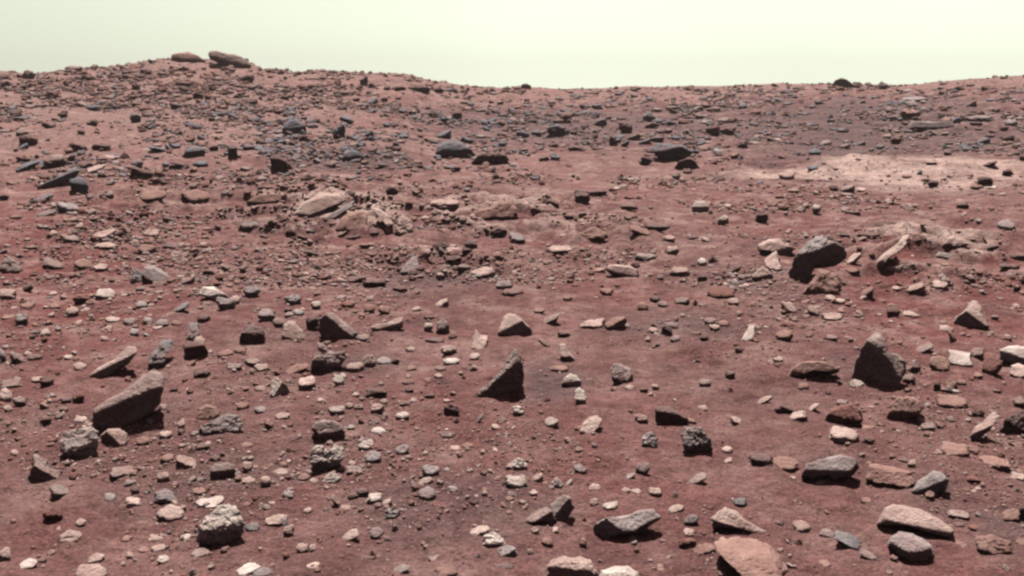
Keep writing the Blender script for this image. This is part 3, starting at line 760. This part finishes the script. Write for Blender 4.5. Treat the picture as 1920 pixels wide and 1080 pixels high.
# ------------------------------------------------------------------ catalogued stones: cx cy w h tone shape lit(0-9)
CAT = """
15 552 34 22 p s 5
198 552 40 23 w r 7
153 562 34 24 r r 3
100 551 16 11 p r 7
52 573 30 14 t s 5
136 586 27 23 p s 5
102 574 24 10 t s 7
96 591 14 12 p a 7
40 600 26 26 g a 5
78 607 42 12 t s 7
85 623 21 15 p r 6
65 624 22 10 d s 3
210 600 36 14 p s 5
242 604 24 16 g r 6
264 572 26 16 g a 5
339 577 33 24 b u 5
304 607 28 17 g a 7
277 602 20 14 g a 6
331 606 22 12 t s 6
252 624 18 17 g r 6
204 615 16 11 p a 7
423 570 38 28 g a 4
441 563 20 19 p r 7
472 548 34 26 b a 4
382 598 26 17 d s 4
150 687 28 16 p a 7
422 662 31 15 t r 7
450 658 24 14 t a 6
473 680 32 17 m s 4
439 688 32 16 m a 4
379 702 34 18 d s 3
128 671 17 11 w r 7
32 671 30 27 m l 4
5 668 14 28 g a 5
66 670 30 13 d f 2
70 712 26 13 p s 6
88 716 28 22 d a 4
22 720 42 20 m a 5
10 742 26 30 p r 6
37 755 26 22 m a 4
15 766 17 14 p r 7
147 748 24 22 r a 3
124 751 22 14 d a 3
86 790 24 17 k a 2
120 767 18 12 d a 4
152 787 30 15 p a 6
325 731 18 11 k s 2
355 733 14 12 w r 7
306 765 17 15 p a 6
455 762 26 16 t a 5
340 797 16 18 p a 6
549 562 34 22 g s 6
592 573 20 18 w a 7
499 592 34 28 g c 5
560 586 22 14 g r 7
523 606 25 20 m r 5
540 582 16 11 d s 3
586 607 26 32 d a 3
680 634 28 16 m s 6
652 572 28 13 r s 4
693 580 22 20 t r 6
720 582 22 17 t a 6
828 569 28 20 p w 6
781 580 18 11 p r 8
803 614 18 20 w c 7
830 614 26 35 m a 5
805 597 24 11 d s 2
815 638 38 13 d f 2
849 629 17 15 t r 7
842 657 32 20 p s 4
846 678 32 15 w s 7
890 669 21 16 p r 7
770 656 20 12 p s 5
557 692 47 22 t u 7
492 690 31 17 p s 6
690 677 32 27 p y 7
720 677 30 16 g r 6
741 678 17 14 d a 2
664 690 40 22 p f 4
575 720 36 32 p a 6
636 712 26 25 w r 7
487 729 22 11 p s 6
706 737 42 21 d a 2
667 740 14 10 p r 8
765 717 26 11 d s 4
767 733 17 11 d a 3
805 742 21 11 d r 3
760 758 26 12 d s 2
776 751 13 10 p r 8
719 754 16 13 p r 8
631 771 34 21 w s 4
655 762 15 15 p a 7
672 764 20 13 g a 4
708 767 28 22 p a 4
754 780 27 17 w r 8
529 781 30 17 p a 6
488 770 24 17 g a 6
505 795 19 21 t l 6
898 785 17 22 g u 8
846 769 30 26 d a 3
710 808 29 15 w r 8
930 801 18 12 p s 6
802 712 15 10 t r 9
822 705 17 11 p s 7
826 692 23 12 m a 5
772 690 20 11 t s 6
1064 560 18 12 t a 7
1136 548 24 15 t s 6
1352 550 54 28 r r 6
1375 566 23 15 p r 7
1206 575 22 19 t a 8
1228 563 20 14 d s 3
1243 571 20 14 g a 5
1279 565 30 17 m s 5
1012 583 24 13 t f 9
1032 599 36 25 m u 6
1111 608 50 23 p s 5
1154 607 44 28 t w 5
1225 620 19 13 p r 7
1250 620 23 22 d l 3
1266 636 19 15 g r 6
1260 610 27 13 m s 4
1305 625 21 9 d f 2
1320 635 17 11 d a 3
1332 603 24 15 m s 5
1340 615 20 14 p a 6
1357 607 22 14 t a 7
1020 643 24 17 t d 7
1059 627 29 11 d s 2
1050 692 34 15 t f 9
1180 727 20 12 p s 7
1151 729 14 9 t r 7
1207 732 17 11 d r 3
1229 726 15 13 p a 6
1385 657 15 13 d r 3
1369 704 20 19 d a 3
1322 719 24 17 m a 5
1309 677 13 9 d r 3
972 772 23 25 w a 7
1034 792 27 21 w r 6
1202 787 27 21 p s 4
1317 765 21 12 p r 8
1382 790 27 20 p l 7
1434 750 30 18 p u 6
1295 790 22 14 t f 8
1480 578 32 27 p l 8
1525 583 24 21 p a 6
1557 560 22 15 p r 6
1576 566 21 13 p s 6
1560 595 42 19 p s 5
1626 549 27 23 t w 6
1675 583 25 29 t a 5
1710 590 37 15 p f 4
1606 720 29 19 w r 5
1732 653 40 22 m u 5
1762 683 40 34 t r 6
1833 664 26 26 m a 6
1860 687 40 42 r r 6
1716 690 22 22 m a 4
1704 712 26 22 m r 4
1775 617 29 15 p s 7
1786 632 17 25 t d 8
1470 630 36 24 t a 6
1558 634 25 13 m s 4
1459 674 20 12 p r 7
1506 725 22 16 t a 5
1470 766 37 20 d l 2
1526 765 25 20 p u 6
1497 780 37 21 p w 5
1785 752 62 27 t s 6
1757 726 15 22 k c 2
1782 722 27 25 t a 5
1803 718 20 14 m s 5
1870 733 19 10 d s 3
1912 755 28 25 m a 4
1826 777 17 15 k a 2
1583 817 58 38 p c 6
1740 800 31 17 m a 5
1628 802 31 10 t s 4
1580 755 24 13 m s 4
267 827 27 19 t r 7
231 885 54 24 m s 4
307 896 27 23 p r 4
349 867 40 29 p d 5
313 860 27 19 t a 7
402 860 25 13 d s 3
464 876 21 22 p a 6
466 900 28 15 p s 7
113 922 42 30 m l 4
99 967 39 33 r r 3
242 906 20 13 g s 4
253 920 18 15 d a 4
250 942 32 21 p l 5
207 934 24 21 g a 7
310 932 46 32 b l 4
319 962 54 35 p a 6
374 921 31 15 t s 5
392 942 58 26 w s 4
352 1006 28 12 w s 7
473 990 30 21 b a 6
152 980 21 17 p r 8
131 1005 46 25 p y 7
8 1040 26 31 p r 6
53 1057 35 21 w r 7
78 1050 20 12 d s 3
96 1036 17 12 m r 6
181 1047 32 21 p a 6
171 1076 62 38 p r 9
292 1007 41 19 p f 8
238 1010 23 13 t s 6
297 1027 29 15 p s 5
270 1031 21 13 t s 5
305 1049 25 17 w a 6
244 1041 15 14 p a 7
378 1037 41 20 m f 3
465 1067 48 25 w u 7
27 848 15 11 p r 7
37 823 20 10 d s 3
60 1010 27 8 m s 3
310 815 25 16 p a 6
379 838 27 15 d r 3
462 834 25 10 t s 6
685 834 31 22 w r 7
699 858 33 25 g r 5
754 844 27 22 g r 7
624 897 40 25 w y 6
569 895 25 16 t r 8
588 903 17 14 p a 7
526 886 32 16 p f 6
532 871 17 13 t r 8
498 904 21 23 p a 7
540 928 22 19 g a 6
665 883 33 20 m a 5
808 884 34 26 g a 5
797 903 31 19 p u 6
801 926 35 29 g a 8
849 918 18 15 g r 8
680 924 25 20 d a 2
662 932 22 12 d s 2
702 935 33 22 w s 4
725 944 21 17 p w 5
630 940 21 27 p d 7
648 953 23 14 p a 7
735 964 31 23 g r 6
577 958 18 14 p a 8
706 1001 25 26 g r 8
655 1005 40 28 p u 9
518 975 44 23 p s 4
542 996 22 27 p a 5
567 1028 25 21 p a 7
587 1028 15 17 p r 7
900 995 38 21 p u 6
928 1014 48 33 w l 6
952 1034 42 24 g w 5
889 943 17 15 k a 4
587 1060 27 14 p a 7
752 1068 34 20 g u 8
838 1069 42 23 t a 7
818 1046 31 12 m s 5
493 1073 40 20 b r 4
690 1046 31 10 d s 3
838 815 40 13 d s 3
945 1062 42 14 d s 2
850 840 29 10 p s 6
878 835 23 11 t s 7
974 871 32 27 w y 7
968 904 44 27 w s 5
1008 896 23 19 p w 7
1045 906 22 22 w y 6
1088 880 25 21 g a 6
1115 914 23 16 p r 8
1205 880 28 26 g a 6
1182 893 21 16 g u 5
1307 898 38 25 m u 5
1426 863 46 28 d c 3
1364 843 22 14 p s 6
1363 864 20 14 p u 7
1175 1014 40 22 g u 6
1035 995 27 15 p u 7
1026 1018 23 21 t a 5
1093 1018 15 21 t r 7
1144 949 29 19 w s 6
1114 942 18 18 p a 8
1173 919 20 12 p s 8
1192 923 22 14 w r 7
1228 922 26 18 p a 5
1268 955 31 20 p w 5
1296 977 29 25 b r 4
1289 1020 35 22 r s 2
1292 1000 23 20 p a 8
1320 1030 45 25 t u 7
1387 942 27 18 b r 4
1250 1062 52 22 t a 5
1248 982 25 11 p s 8
1589 1013 54 36 b d 5
1550 1000 30 20 m r 5
1628 1040 35 21 m d 5
1502 988 36 27 p a 6
1460 981 22 11 d s 2
1693 862 27 12 d r 2
1541 905 25 13 p r 8
1790 842 58 29 t a 7
1825 843 25 18 t a 5
1865 866 62 25 t f 6
1473 870 50 30 t r 8
1826 899 29 15 r r 2
1908 893 33 18 p s 7
1898 968 37 29 t a 5
1917 962 16 30 k c 2
1797 963 45 15 m s 4
1800 985 23 12 d s 2
1823 990 30 14 r s 2
1862 1022 72 41 t y 7
1790 1020 52 21 t f 8
1630 826 23 15 d s 2
1505 1056 42 12 m s 4
1545 1057 27 15 t a 6
1914 1016 22 17 t r 8
1625 938 25 12 t s 6
52 312 46 22 b u 4
103 306 50 24 d a 2
178 317 50 20 p u 8
268 326 56 24 k d 1
257 308 25 17 b r 5
84 372 35 19 b u 5
128 390 48 25 g l 6
160 395 36 14 t d 8
88 400 42 15 g u 7
8 371 19 13 k r 2
196 442 46 26 p s 5
197 462 46 15 p f 8
328 462 50 15 d f 1
318 413 29 15 d l 3
467 427 38 24 g s 4
258 520 30 30 g y 8
20 498 46 36 m y 6
155 497 34 24 t r 9
190 502 31 17 p a 5
100 495 42 26 m l 5
276 468 37 21 t a 8
390 511 22 13 d r 2
133 449 35 17 m a 5
285 438 33 18 p a 8
236 430 22 25 t d 8
352 527 28 15 m w 4
287 368 52 24 t r 9
368 368 62 26 t a 9
53 540 21 19 d w 4
735 358 24 17 k r 1
833 383 58 20 p f 5
935 437 34 23 d a 2
545 437 22 17 k a 2
568 445 21 11 d d 2
587 476 36 14 d d 2
702 531 46 20 d a 2
672 523 40 14 d w 3
749 542 31 13 d a 3
825 465 33 24 d a 3
850 490 32 24 d a 3
882 458 27 17 d r 3
875 472 20 14 d a 3
852 472 38 18 p a 8
870 503 27 15 m r 3
800 477 19 21 p c 8
905 512 48 24 p a 6
945 535 35 18 g s 5
960 549 44 17 d f 2
662 443 37 13 d w 3
702 439 19 11 d a 2
1212 303 27 18 d a 2
1356 414 22 21 w s 4
1180 388 34 11 d s 3
1232 425 52 17 d f 2
1200 433 44 20 t d 5
1092 372 30 24 d a 3
1118 362 42 15 d a 3
1005 395 22 14 d d 2
1037 380 23 11 d d 2
1066 407 21 10 d r 2
1052 470 48 21 p a 4
970 447 31 23 g a 5
1110 440 62 30 t y 9
1253 448 27 15 p a 4
1262 470 25 19 p a 5
1298 446 25 9 d f 2
1210 483 42 17 g f 8
1275 510 40 20 p a 4
1316 492 19 18 w a 6
1337 487 19 15 d y 3
1317 522 19 11 d r 2
1388 505 38 20 d y 2
1428 410 26 21 d a 2
1600 487 31 27 p u 7
1598 509 30 15 t s 4
1628 441 45 15 d f 1
1584 442 19 9 d r 2
1717 542 36 25 p w 5
1762 535 31 20 p a 6
1838 472 27 12 p d 6
1858 465 32 13 d u 3
1893 500 42 13 d s 2
1908 482 32 12 d s 2
1907 543 15 14 k r 2
1475 331 31 15 p s 5
1531 393 17 20 w a 5
1590 355 27 17 m w 4
1750 345 22 15 d a 3
1853 309 35 15 k u 2
1847 341 31 20 k a 2
1858 351 32 9 w s 7
1890 324 23 17 k r 2
1805 386 25 13 d r 2
1887 422 35 22 g r 6
1598 399 31 9 d s 2
140 129 28 13 m r 6
54 140 28 18 d r 3
10 158 20 13 k r 2
165 146 36 14 k a 2
344 158 32 14 k r 2
92 178 22 18 d a 3
255 166 18 22 d a 3
460 148 36 16 k a 3
372 180 22 13 k r 3
235 145 13 11 k r 3
263 145 21 11 k r 3
254 222 21 20 b r 3
172 230 23 15 d a 3
92 235 29 13 k d 2
35 223 21 11 b r 3
117 217 21 12 k r 3
152 248 17 10 k r 3
53 264 38 21 k l 1
147 277 42 20 d r 3
190 276 37 18 d a 3
298 281 42 15 b d 3
401 278 18 15 d r 3
208 295 45 10 p s 8
335 311 42 16 d a 3
375 308 31 15 b r 7
575 259 33 14 d r 2
603 259 25 10 d s 2
636 247 25 31 b r 3
650 225 29 17 b r 5
785 167 44 14 k a 2
822 170 23 11 k r 2
748 166 27 11 d r 2
682 152 18 20 d a 3
698 160 17 12 d a 3
587 163 22 12 k r 2
645 175 42 12 d s 4
720 187 16 9 k r 2
692 252 20 20 b r 3
742 272 15 12 k r 2
546 214 21 12 b r 3
830 227 22 15 b r 3
856 217 22 15 k a 2
832 252 31 18 b r 7
875 262 25 15 b a 3
942 270 19 13 b a 2
856 317 21 11 d a 2
1043 247 38 27 b a 3
1127 230 23 17 b a 2
1173 240 27 23 d a 3
1005 250 21 13 b a 3
980 252 25 15 b a 3
1217 220 25 20 b a 4
1222 235 29 13 d a 3
1258 231 21 11 b r 3
1336 245 28 24 d a 2
1362 247 36 18 d a 3
1150 265 17 21 d a 2
1172 270 15 15 b a 3
1080 278 31 11 d a 3
1187 257 25 14 d u 3
1210 265 27 14 b u 3
1233 261 25 15 b a 3
1057 222 17 20 d a 3
1095 200 19 12 b a 3
1120 200 23 12 b a 4
1337 206 31 9 d s 3
1390 273 25 11 d a 2
1020 298 21 11 d r 3
1603 162 26 9 d r 3
1708 215 42 22 t a 7
1680 264 24 15 k r 2
1715 187 52 12 g f 8
1890 260 27 15 k a 2
1800 166 23 11 k a 2
1882 242 18 13 k r 2
1838 222 52 12 g f 8
1895 230 27 15 g r 6
1830 232 27 8 d s 2
"""

# ------------------------------------------------------------------ build
def add_rock(name, P_world, org, Fc, tone, mat, rng):
    V = P_world - org
    me = mesh_from(name, V, Fc, mat)
    c = np.array(TONE[tone]) * rng.uniform(.9, 1.1)
    set_tone(me, c)
    o = bpy.data.objects.new(name, me); o.location = org
    COL.objects.link(o)
    return o

# facets of the main boulders: (normal, distance from the middle) with x right, y away, z up, half width = 1
PL = {
 'big sloping boulder': [((-.25,-.5,.83),.54),((.1,-.97,-.2),.40)],
 'black fin boulder': [((.68,-.4,.6),.78),((-.3,-.93,-.15),.45)],
 'black pyramid boulder': [((-.62,-.28,.73),.56),((.1,-.98,-.15),.50)],
 'twin-humped grey boulder': [((-.25,-.5,.83),.56),((.1,-.93,-.35),.45)],
 'white-topped round boulder': [((-.1,-.5,.86),.66),((.1,-1,-.3),.70)],
 'sunlit dome rock': [((-.2,-.45,.87),.40),((.4,-.85,-.15),.42)],
 'pale bow-shaped slab': [((-.3,-.42,.86),.26),((.15,-.97,-.2),.34)],
 'grey ridge rock': [((.5,-.35,.79),.40),((-.25,-.95,-.1),.38)],
 'lit white pyramid': [((-.55,-.5,.67),.33),((.55,-.83,-.1),.36)],
 'long two-toned boulder': [((.15,-.5,.85),.22),((-.5,-.85,-.1),.42),((0,-1,-.35),.42)],
 'leaning grey slab': [((-.5,-.5,.7),.45),((.6,-.78,-.1),.40)],
 'black wedge rock': [((-.42,-.3,.86),.27),((.15,-.98,-.1),.30)],
 'rough tailed boulder': [((.2,-.45,.87),.22),((-.05,-1,-.3),.40)],
 'pale-topped bottom boulder': [((-.05,-.4,.91),.46),((-.15,-.98,-.1),.30)],
 'left long grey boulder': [((-.05,-.48,.87),.27),((.05,-1,-.3),.42),((.75,-.6,-.2),.75)],
 'small dark-edged boulder': [((-.15,-.48,.86),.37),((.35,-.9,-.25),.45)],
 'large cream boulder': [((.05,-.48,.87),.26),((0,-1,-.2),.46),((-.6,-.5,.6),.75)],
 'faceted boulder in front': [((0,-.5,.86),.38),((-.35,-.9,-.25),.50),((.4,-.88,-.2),.50)],
 'lit spire rock': [((.35,-.4,.84),.30),((-.2,-.95,-.2),.34)],
 'holed pale rock': [((-.25,-.5,.83),.26),((.3,-.9,-.3),.36)],
 'pinkish split stone': [((.3,-.5,.8),.40),((-.65,-.75,-.1),.40)],
 'hooked ridge rock': [((.45,-.35,.82),.30),((-.3,-.93,-.1),.30)],
 'far blue plank': [((-.28,-.42,.86),.25),((.1,-1,-.2),.32)],
}
def bank(Wd, org, f):
    ext = Wd.max(0) - Wd.min(0)
    BANK.append((org[0], org[1], .5 * (ext[0] + ext[1]) / 2 * 1.25, f * ext[2] * rng.uniform(.6, 1.4)))
BANK = []                                        # soil banked against the rocks: x, y, radius, height
for i, h in enumerate(H):
    rng = np.random.default_rng(1000 + i)
    o = np.array(h['outline'], float)
    x0, x1, y0, y1 = o[:, 0].min(), o[:, 0].max(), o[:, 1].min(), o[:, 1].max()
    cx, cy, w, hh = (x0 + x1) / 2, (y0 + y1) / 2, x1 - x0, y1 - y0
    W = w / 2
    # centre the star on the area centroid so the outline stays reachable
    a = np.roll(o, -1, 0); cr = o[:, 0] * a[:, 1] - a[:, 0] * o[:, 1]; A = cr.sum() / 2
    gx, gy = ((o[:, 0] + a[:, 0]) * cr).sum() / (6 * A), ((o[:, 1] + a[:, 1]) * cr).sum() / (6 * A)
    out = np.stack([(o[:, 0] - gx) / W, -(o[:, 1] - gy) / W], -1)
    hr = hh / w
    dep = math.atan2(CAM_Z, hit(cx, min(y1, 1200))[0][2])
    D = h['depth'] * min(1.0, 1.4 * hr + .25)
    planes = []
    if h['land'] in PL:
        for nv, d in PL[h['land']]: planes.append((nrm(nv), d))
    else:
        zs = (1 - 2 * h['lit']) * hr
        drop = .88 * hr - zs
        yf = max(.7 * D, drop / math.tan(math.radians(47)))
        D = max(D, yf / .8)
        nv = nrm((rng.uniform(-.12, .12) * yf, -drop, yf)); planes.append((nv, max(.1 * hr, float(nv @ np.array([0, 0, .88 * hr])))))
        nv = nrm((rng.uniform(-.25, .25), -1, -.25)); planes.append((nv, max(.08, float(nv @ np.array([0, -yf, zs])))))
    for _ in range(4):
        nv = nrm(rng.normal(size=3)); nv[1] = abs(nv[1]); planes.append((nrm(nv), rng.uniform(.98, 1.15) * max(D, 1.0)))
    P, Fc = make_shape(rng, 6 if w > 85 else 5, planes, outline=out, dep=dep, expo=12, rough=h['rough'], depth=D)
    Wd, org = place(P, cx, cy, w, hh, D, .08)
    ob = add_rock(h['name'], Wd, org, Fc, 'n' if h['tone'] == 'b' and cy > 400 else h['tone'], M_PIT if h['pit'] else M_ROCK, rng)
    ob['label'] = h['label']; ob['category'] = h['cat']
    ob['group'] = 'bedrock outcrops' if h['cat'] == 'bedrock' else 'rocks strewn over the red soil'
    h['c'] = (cx, cy); h['h'] = hh
    bank(Wd, org, .05)

rocks = []
for ln in CAT.strip().splitlines():
    a = ln.split(); rocks.append((float(a[0]), float(a[1]), float(a[2]), float(a[3]), 'n' if a[4] == 'b' and float(a[1]) > 400 else a[4], a[5], int(a[6]) / 9.0))
order = sorted(range(len(rocks)), key=lambda k: -rocks[k][2] * rocks[k][3])
N_IND = 298 - len(H)
single = sorted(order[:N_IND]); rest = sorted(order[N_IND:])

ORD = ['nearest', 'second', 'third', 'fourth', 'fifth', 'sixth', 'seventh', 'eighth', 'ninth', 'tenth', 'eleventh', 'twelfth']
DIRS = ['right of', 'behind and right of', 'behind', 'behind and left of', 'left of', 'in front and left of', 'in front of', 'in front and right of']
assign = {}
for k in single:
    cx, cy = rocks[k][:2]
    best = min(range(len(H)), key=lambda j: math.hypot(H[j]['c'][0] - cx, (H[j]['c'][1] - cy) * 1.3))
    dx, dy = cx - H[best]['c'][0], -(cy - H[best]['c'][1]) * 1.6
    s = int(round(math.atan2(dy, dx) / (math.pi / 4))) % 8
    assign.setdefault((best, s, rocks[k][4]), []).append((math.hypot(dx, dy), k))
label = {}
for (b, s, tn), lst in assign.items():
    for n_, (d, k) in enumerate(sorted(lst)):
        t = rocks[k]
        size = 'small ' if t[2] * t[3] < 520 else ''
        word = 'rock' if t[2] * t[3] > 900 else 'stone'
        o_ = '' if len(lst) == 1 else ORD[n_] + ' '
        shp = 'uneven' if t[1] < 330 and t[5] in 'acr' else SHAPE_W[t[5]]
        label[k] = f"{size}{TONE_W[tn]} {shp} {word}, {o_}{DIRS[s]} the {H[b]['land']}"

def rock_mesh(k, t, sub):
    rng = np.random.default_rng(5000 + k)
    cx, cy, w, h, tone, shape, lit = t
    far = cy < 330 and shape in 'acr'
    if far: shape = 'rwlfr'[k % 5]
    P, Fc = make_shape(rng, sub, preset(shape, rng, lit), expo=9 if shape in 'acsyl' else 7, rough=.3 if far else .2 if shape != 'r' else .13)
    if shape in 'ud':
        P = P * np.array([1, .7, .45]); r = ROLL[shape]; c, s = math.cos(r), math.sin(r)
        P = np.stack([P[:, 0] * c - P[:, 2] * s, P[:, 1], P[:, 0] * s + P[:, 2] * c], -1)
    Wd, org = place(P, cx, cy - .03 * h, w, h * .94, .75)
    return Wd, org, Fc, rng

for k in single:
    t = rocks[k]
    Wd, org, Fc, rng = rock_mesh(k, t, 4)
    nm = 'rock' if t[2] * t[3] > 900 else 'stone'
    ob = add_rock(nm, Wd, org, Fc, t[4], M_PIT if (t[4] in 'gw' and k % 3 == 0) else M_ROCK, rng)
    ob['label'] = label[k]; ob['category'] = nm
    bank(Wd, org, .06)
    ob['group'] = 'rocks strewn over the red soil'

az_, rr_ = GRID['az'], GRID['rr']
for (bx, by, brd, bh) in BANK:
    r0, a0 = math.hypot(bx, by), math.atan2(bx, by)
    j0, j1 = np.searchsorted(rr_, [r0 - 2.2 * brd, r0 + 2.2 * brd]); i0, i1 = np.searchsorted(az_, [a0 - 2.2 * brd / r0, a0 + 2.2 * brd / r0])
    if j1 <= j0 or i1 <= i0: continue
    A, R_ = np.meshgrid(az_[i0:i1], rr_[j0:j1])
    d2 = ((R_ * np.sin(A) - bx) ** 2 + (R_ * np.cos(A) - by) ** 2) / brd ** 2
    GRID['Z'][j0:j1, i0:i1] += bh * np.exp(-d2 * .9) * (1 + .5 * fbm(R_ * np.sin(A) / brd * 2, R_ * np.cos(A) / brd * 2, seed=4))
build_ground()

# ------------------------------------------------------------------ rubble nobody could count
allV, allF, allC = [], [], []
off = 0
def push(V, Fc, c):
    global off
    allV.append(V); allF.append(Fc + off); allC.append(np.repeat(np.asarray(c, float)[None, :], len(V), 0)); off += len(V)
for k in rest:
    Wd, org, Fc, rng = rock_mesh(k, rocks[k], 3)
    push(Wd, Fc, np.array(TONE[rocks[k][4]]))

rng = np.random.default_rng(77)
PROTO = []
for q in range(36):
    r2 = np.random.default_rng(300 + q)
    P, Fc = make_shape(r2, 2, preset('aarryrfwl'[q % 9], r2, r2.uniform(.4, .9)), expo=8, rough=.2)
    P = P / (P.max(0) - P.min(0)).max() * 2
    PROTO.append((P, Fc))
P3 = []
for q in range(24):
    r2 = np.random.default_rng(700 + q)
    P, Fc = make_shape(r2, 3, preset('aarryrfwl'[q % 9], r2, r2.uniform(.4, .9)), expo=8, rough=.2)
    P = P / (P.max(0) - P.min(0)).max() * 2
    P3.append((P, Fc))

def scatter(n, ylo, yhi, smin, smax, tones, power=2.4, clump=None, sand=True, flat=.85, xr=(-460, 2380)):
    if xr[0] < -400: n = int(n * 1.15)
    px = rng.uniform(xr[0], xr[1], n * 3)
    py = rng.uniform(ylo, yhi, n * 3)
    g = hit(px, py)
    ok = (g[:, 2] < R_RIDGE - .4)
    # clumping, and few stones on the smooth drifts
    dens = .30 + .75 * fbm(g[:, 0] / 1.1, g[:, 1] / 1.1, seed=21) + .35 * fbm(g[:, 0] / (g[:, 2] * .25), g[:, 1] / (g[:, 2] * .25), seed=31)
    if sand: dens = dens - 1.25 * patch_val(PALE, g[:, 0], g[:, 1])
    ok &= rng.uniform(0, 1, n * 3) < np.clip(dens, .04, 1)
    idx = np.nonzero(ok)[0][:n]
    u = rng.uniform(0, 1, len(idx))
    s = (smin ** (-power) + u * (smax ** (-power) - smin ** (-power))) ** (-1 / power)
    tl = list(tones)
    X, Y, R = g[idx, 0], g[idx, 1], g[idx, 2]
    Z = gz(X, Y)
    for i in range(len(idx)):
        big = s[i] > 9
        P, Fc = (P3 if big else PROTO)[int(rng.integers(0, 24 if big else 36))]
        half = s[i] * math.hypot(R[i], CAM_Z) / F / 2
        sq = rng.uniform(flat * .6, flat * 1.35)
        a = math.atan2(X[i], Y[i]) * -1 + rng.normal() * .6
        V = P * np.array([half, half * rng.uniform(.6, 1), half * sq])
        c, s_ = math.cos(a), math.sin(a)
        V = np.stack([V[:, 0] * c - V[:, 1] * s_ + X[i], V[:, 0] * s_ + V[:, 1] * c + Y[i], V[:, 2] + Z[i] + half * sq * rng.uniform(.25, .75)], -1)
        col = np.array(TONE[tl[int(rng.integers(0, len(tl)))]]) * rng.uniform(.8, 1.15)
        push(V, Fc, col)

scatter(5600, 520, 1120, 4, 17, 'pppttttmmmrrg', power=1.45)
scatter(5600, 330, 540, 4, 18, 'pptttmmmddrrrg', power=1.6)
scatter(4200, 195, 345, 4, 24, 'mmdddbbbbkgttr', power=1.3, flat=.7)
scatter(2800, 158, 230, 4, 18, 'mmdddbbkkttr', power=1.3, flat=.7)
scatter(1000, 108, 175, 4, 15, 'mdddkkt', power=1.6, flat=.8)
scatter(700, 330, 620, 8, 25, 'pttmmr', power=1.8, flat=.4, sand=False)
scatter(700, 170, 330, 6, 24, 'pttmmgb', power=1.4, flat=.3)
scatter(1300, 205, 300, 6, 20, 'bbdkdmb', power=1.3, flat=.7, xr=(480, 1350))
scatter(3400, 112, 205, 4, 17, 'mtrrddkk', power=1.3, flat=.7, xr=(-200, 1000))
scatter(2400, 162, 285, 4, 18, 'mbbgddd', power=1.3, flat=.5, xr=(1000, 2150))
scatter(22000, 420, 1120, 1.6, 5.5, 'ppttmmmrrrd', power=1.7, sand=False)
scatter(5000, 150, 440, 1.8, 5, 'ptmmddbk', power=1.5, sand=False)
# rubble along the crest of the ridge
for i in range(520):
    px_ = rng.uniform(-100, 1000) if i < 380 else rng.uniform(1000, 2100)
    dx, dy, dz = rays(px_, 150)
    a = math.atan2(dx, dy); Rr = rng.uniform(50, 58.3); X_, Y_ = Rr * math.sin(a), Rr * math.cos(a)
    half = rng.uniform(2.5, 9 if i < 380 else 5) * Rr / F / 2 * 1.3
    P, Fc = P3[int(rng.integers(0, 24))]
    V = P * np.array([half, half, half * .7]) + np.array([X_, Y_, float(gz(X_, Y_)) + half * .15])
    push(V, Fc, np.array(TONE['mtdrmt'[i % 6]]) * rng.uniform(.8, 1.1))
me = mesh_from('small_stones', np.concatenate(allV), np.concatenate(allF), M_ROCK)
set_tone(me, np.concatenate(allC))
rub = bpy.data.objects.new('small_stones', me); COL.objects.link(rub)
rub['kind'] = 'stuff'; rub['label'] = 'countless small stones and pebbles strewn over the red soil'; rub['category'] = 'stones'

# ------------------------------------------------------------------ thin dust in the air
hz = bpy.data.meshes.new('haze')
bmh = bmesh.new(); bmesh.ops.create_cube(bmh, size=1.0)
bmesh.ops.transform(bmh, matrix=Matrix.Translation((0, 0, -1.5)) @ Matrix.Diagonal((300, 300, 15, 1)), verts=bmh.verts)
bmh.to_mesh(hz); bmh.free()
mh = bpy.data.materials.new('dusty_air'); mh.use_nodes = True
mh.node_tree.nodes.clear()
ho = mh.node_tree.nodes.new('ShaderNodeOutputMaterial'); hv = mh.node_tree.nodes.new('ShaderNodeVolumePrincipled')
hv.inputs['Color'].default_value = (.84, .72, .66, 1)
hv.inputs['Density'].default_value = 0.0018
mh.node_tree.links.new(hv.outputs[0], ho.inputs['Volume'])
hz.materials.append(mh)
hob = bpy.data.objects.new('haze', hz); COL.objects.link(hob)
hob['kind'] = 'stuff'; hob['label'] = 'thin dusty air over the plain'; hob['category'] = 'haze'
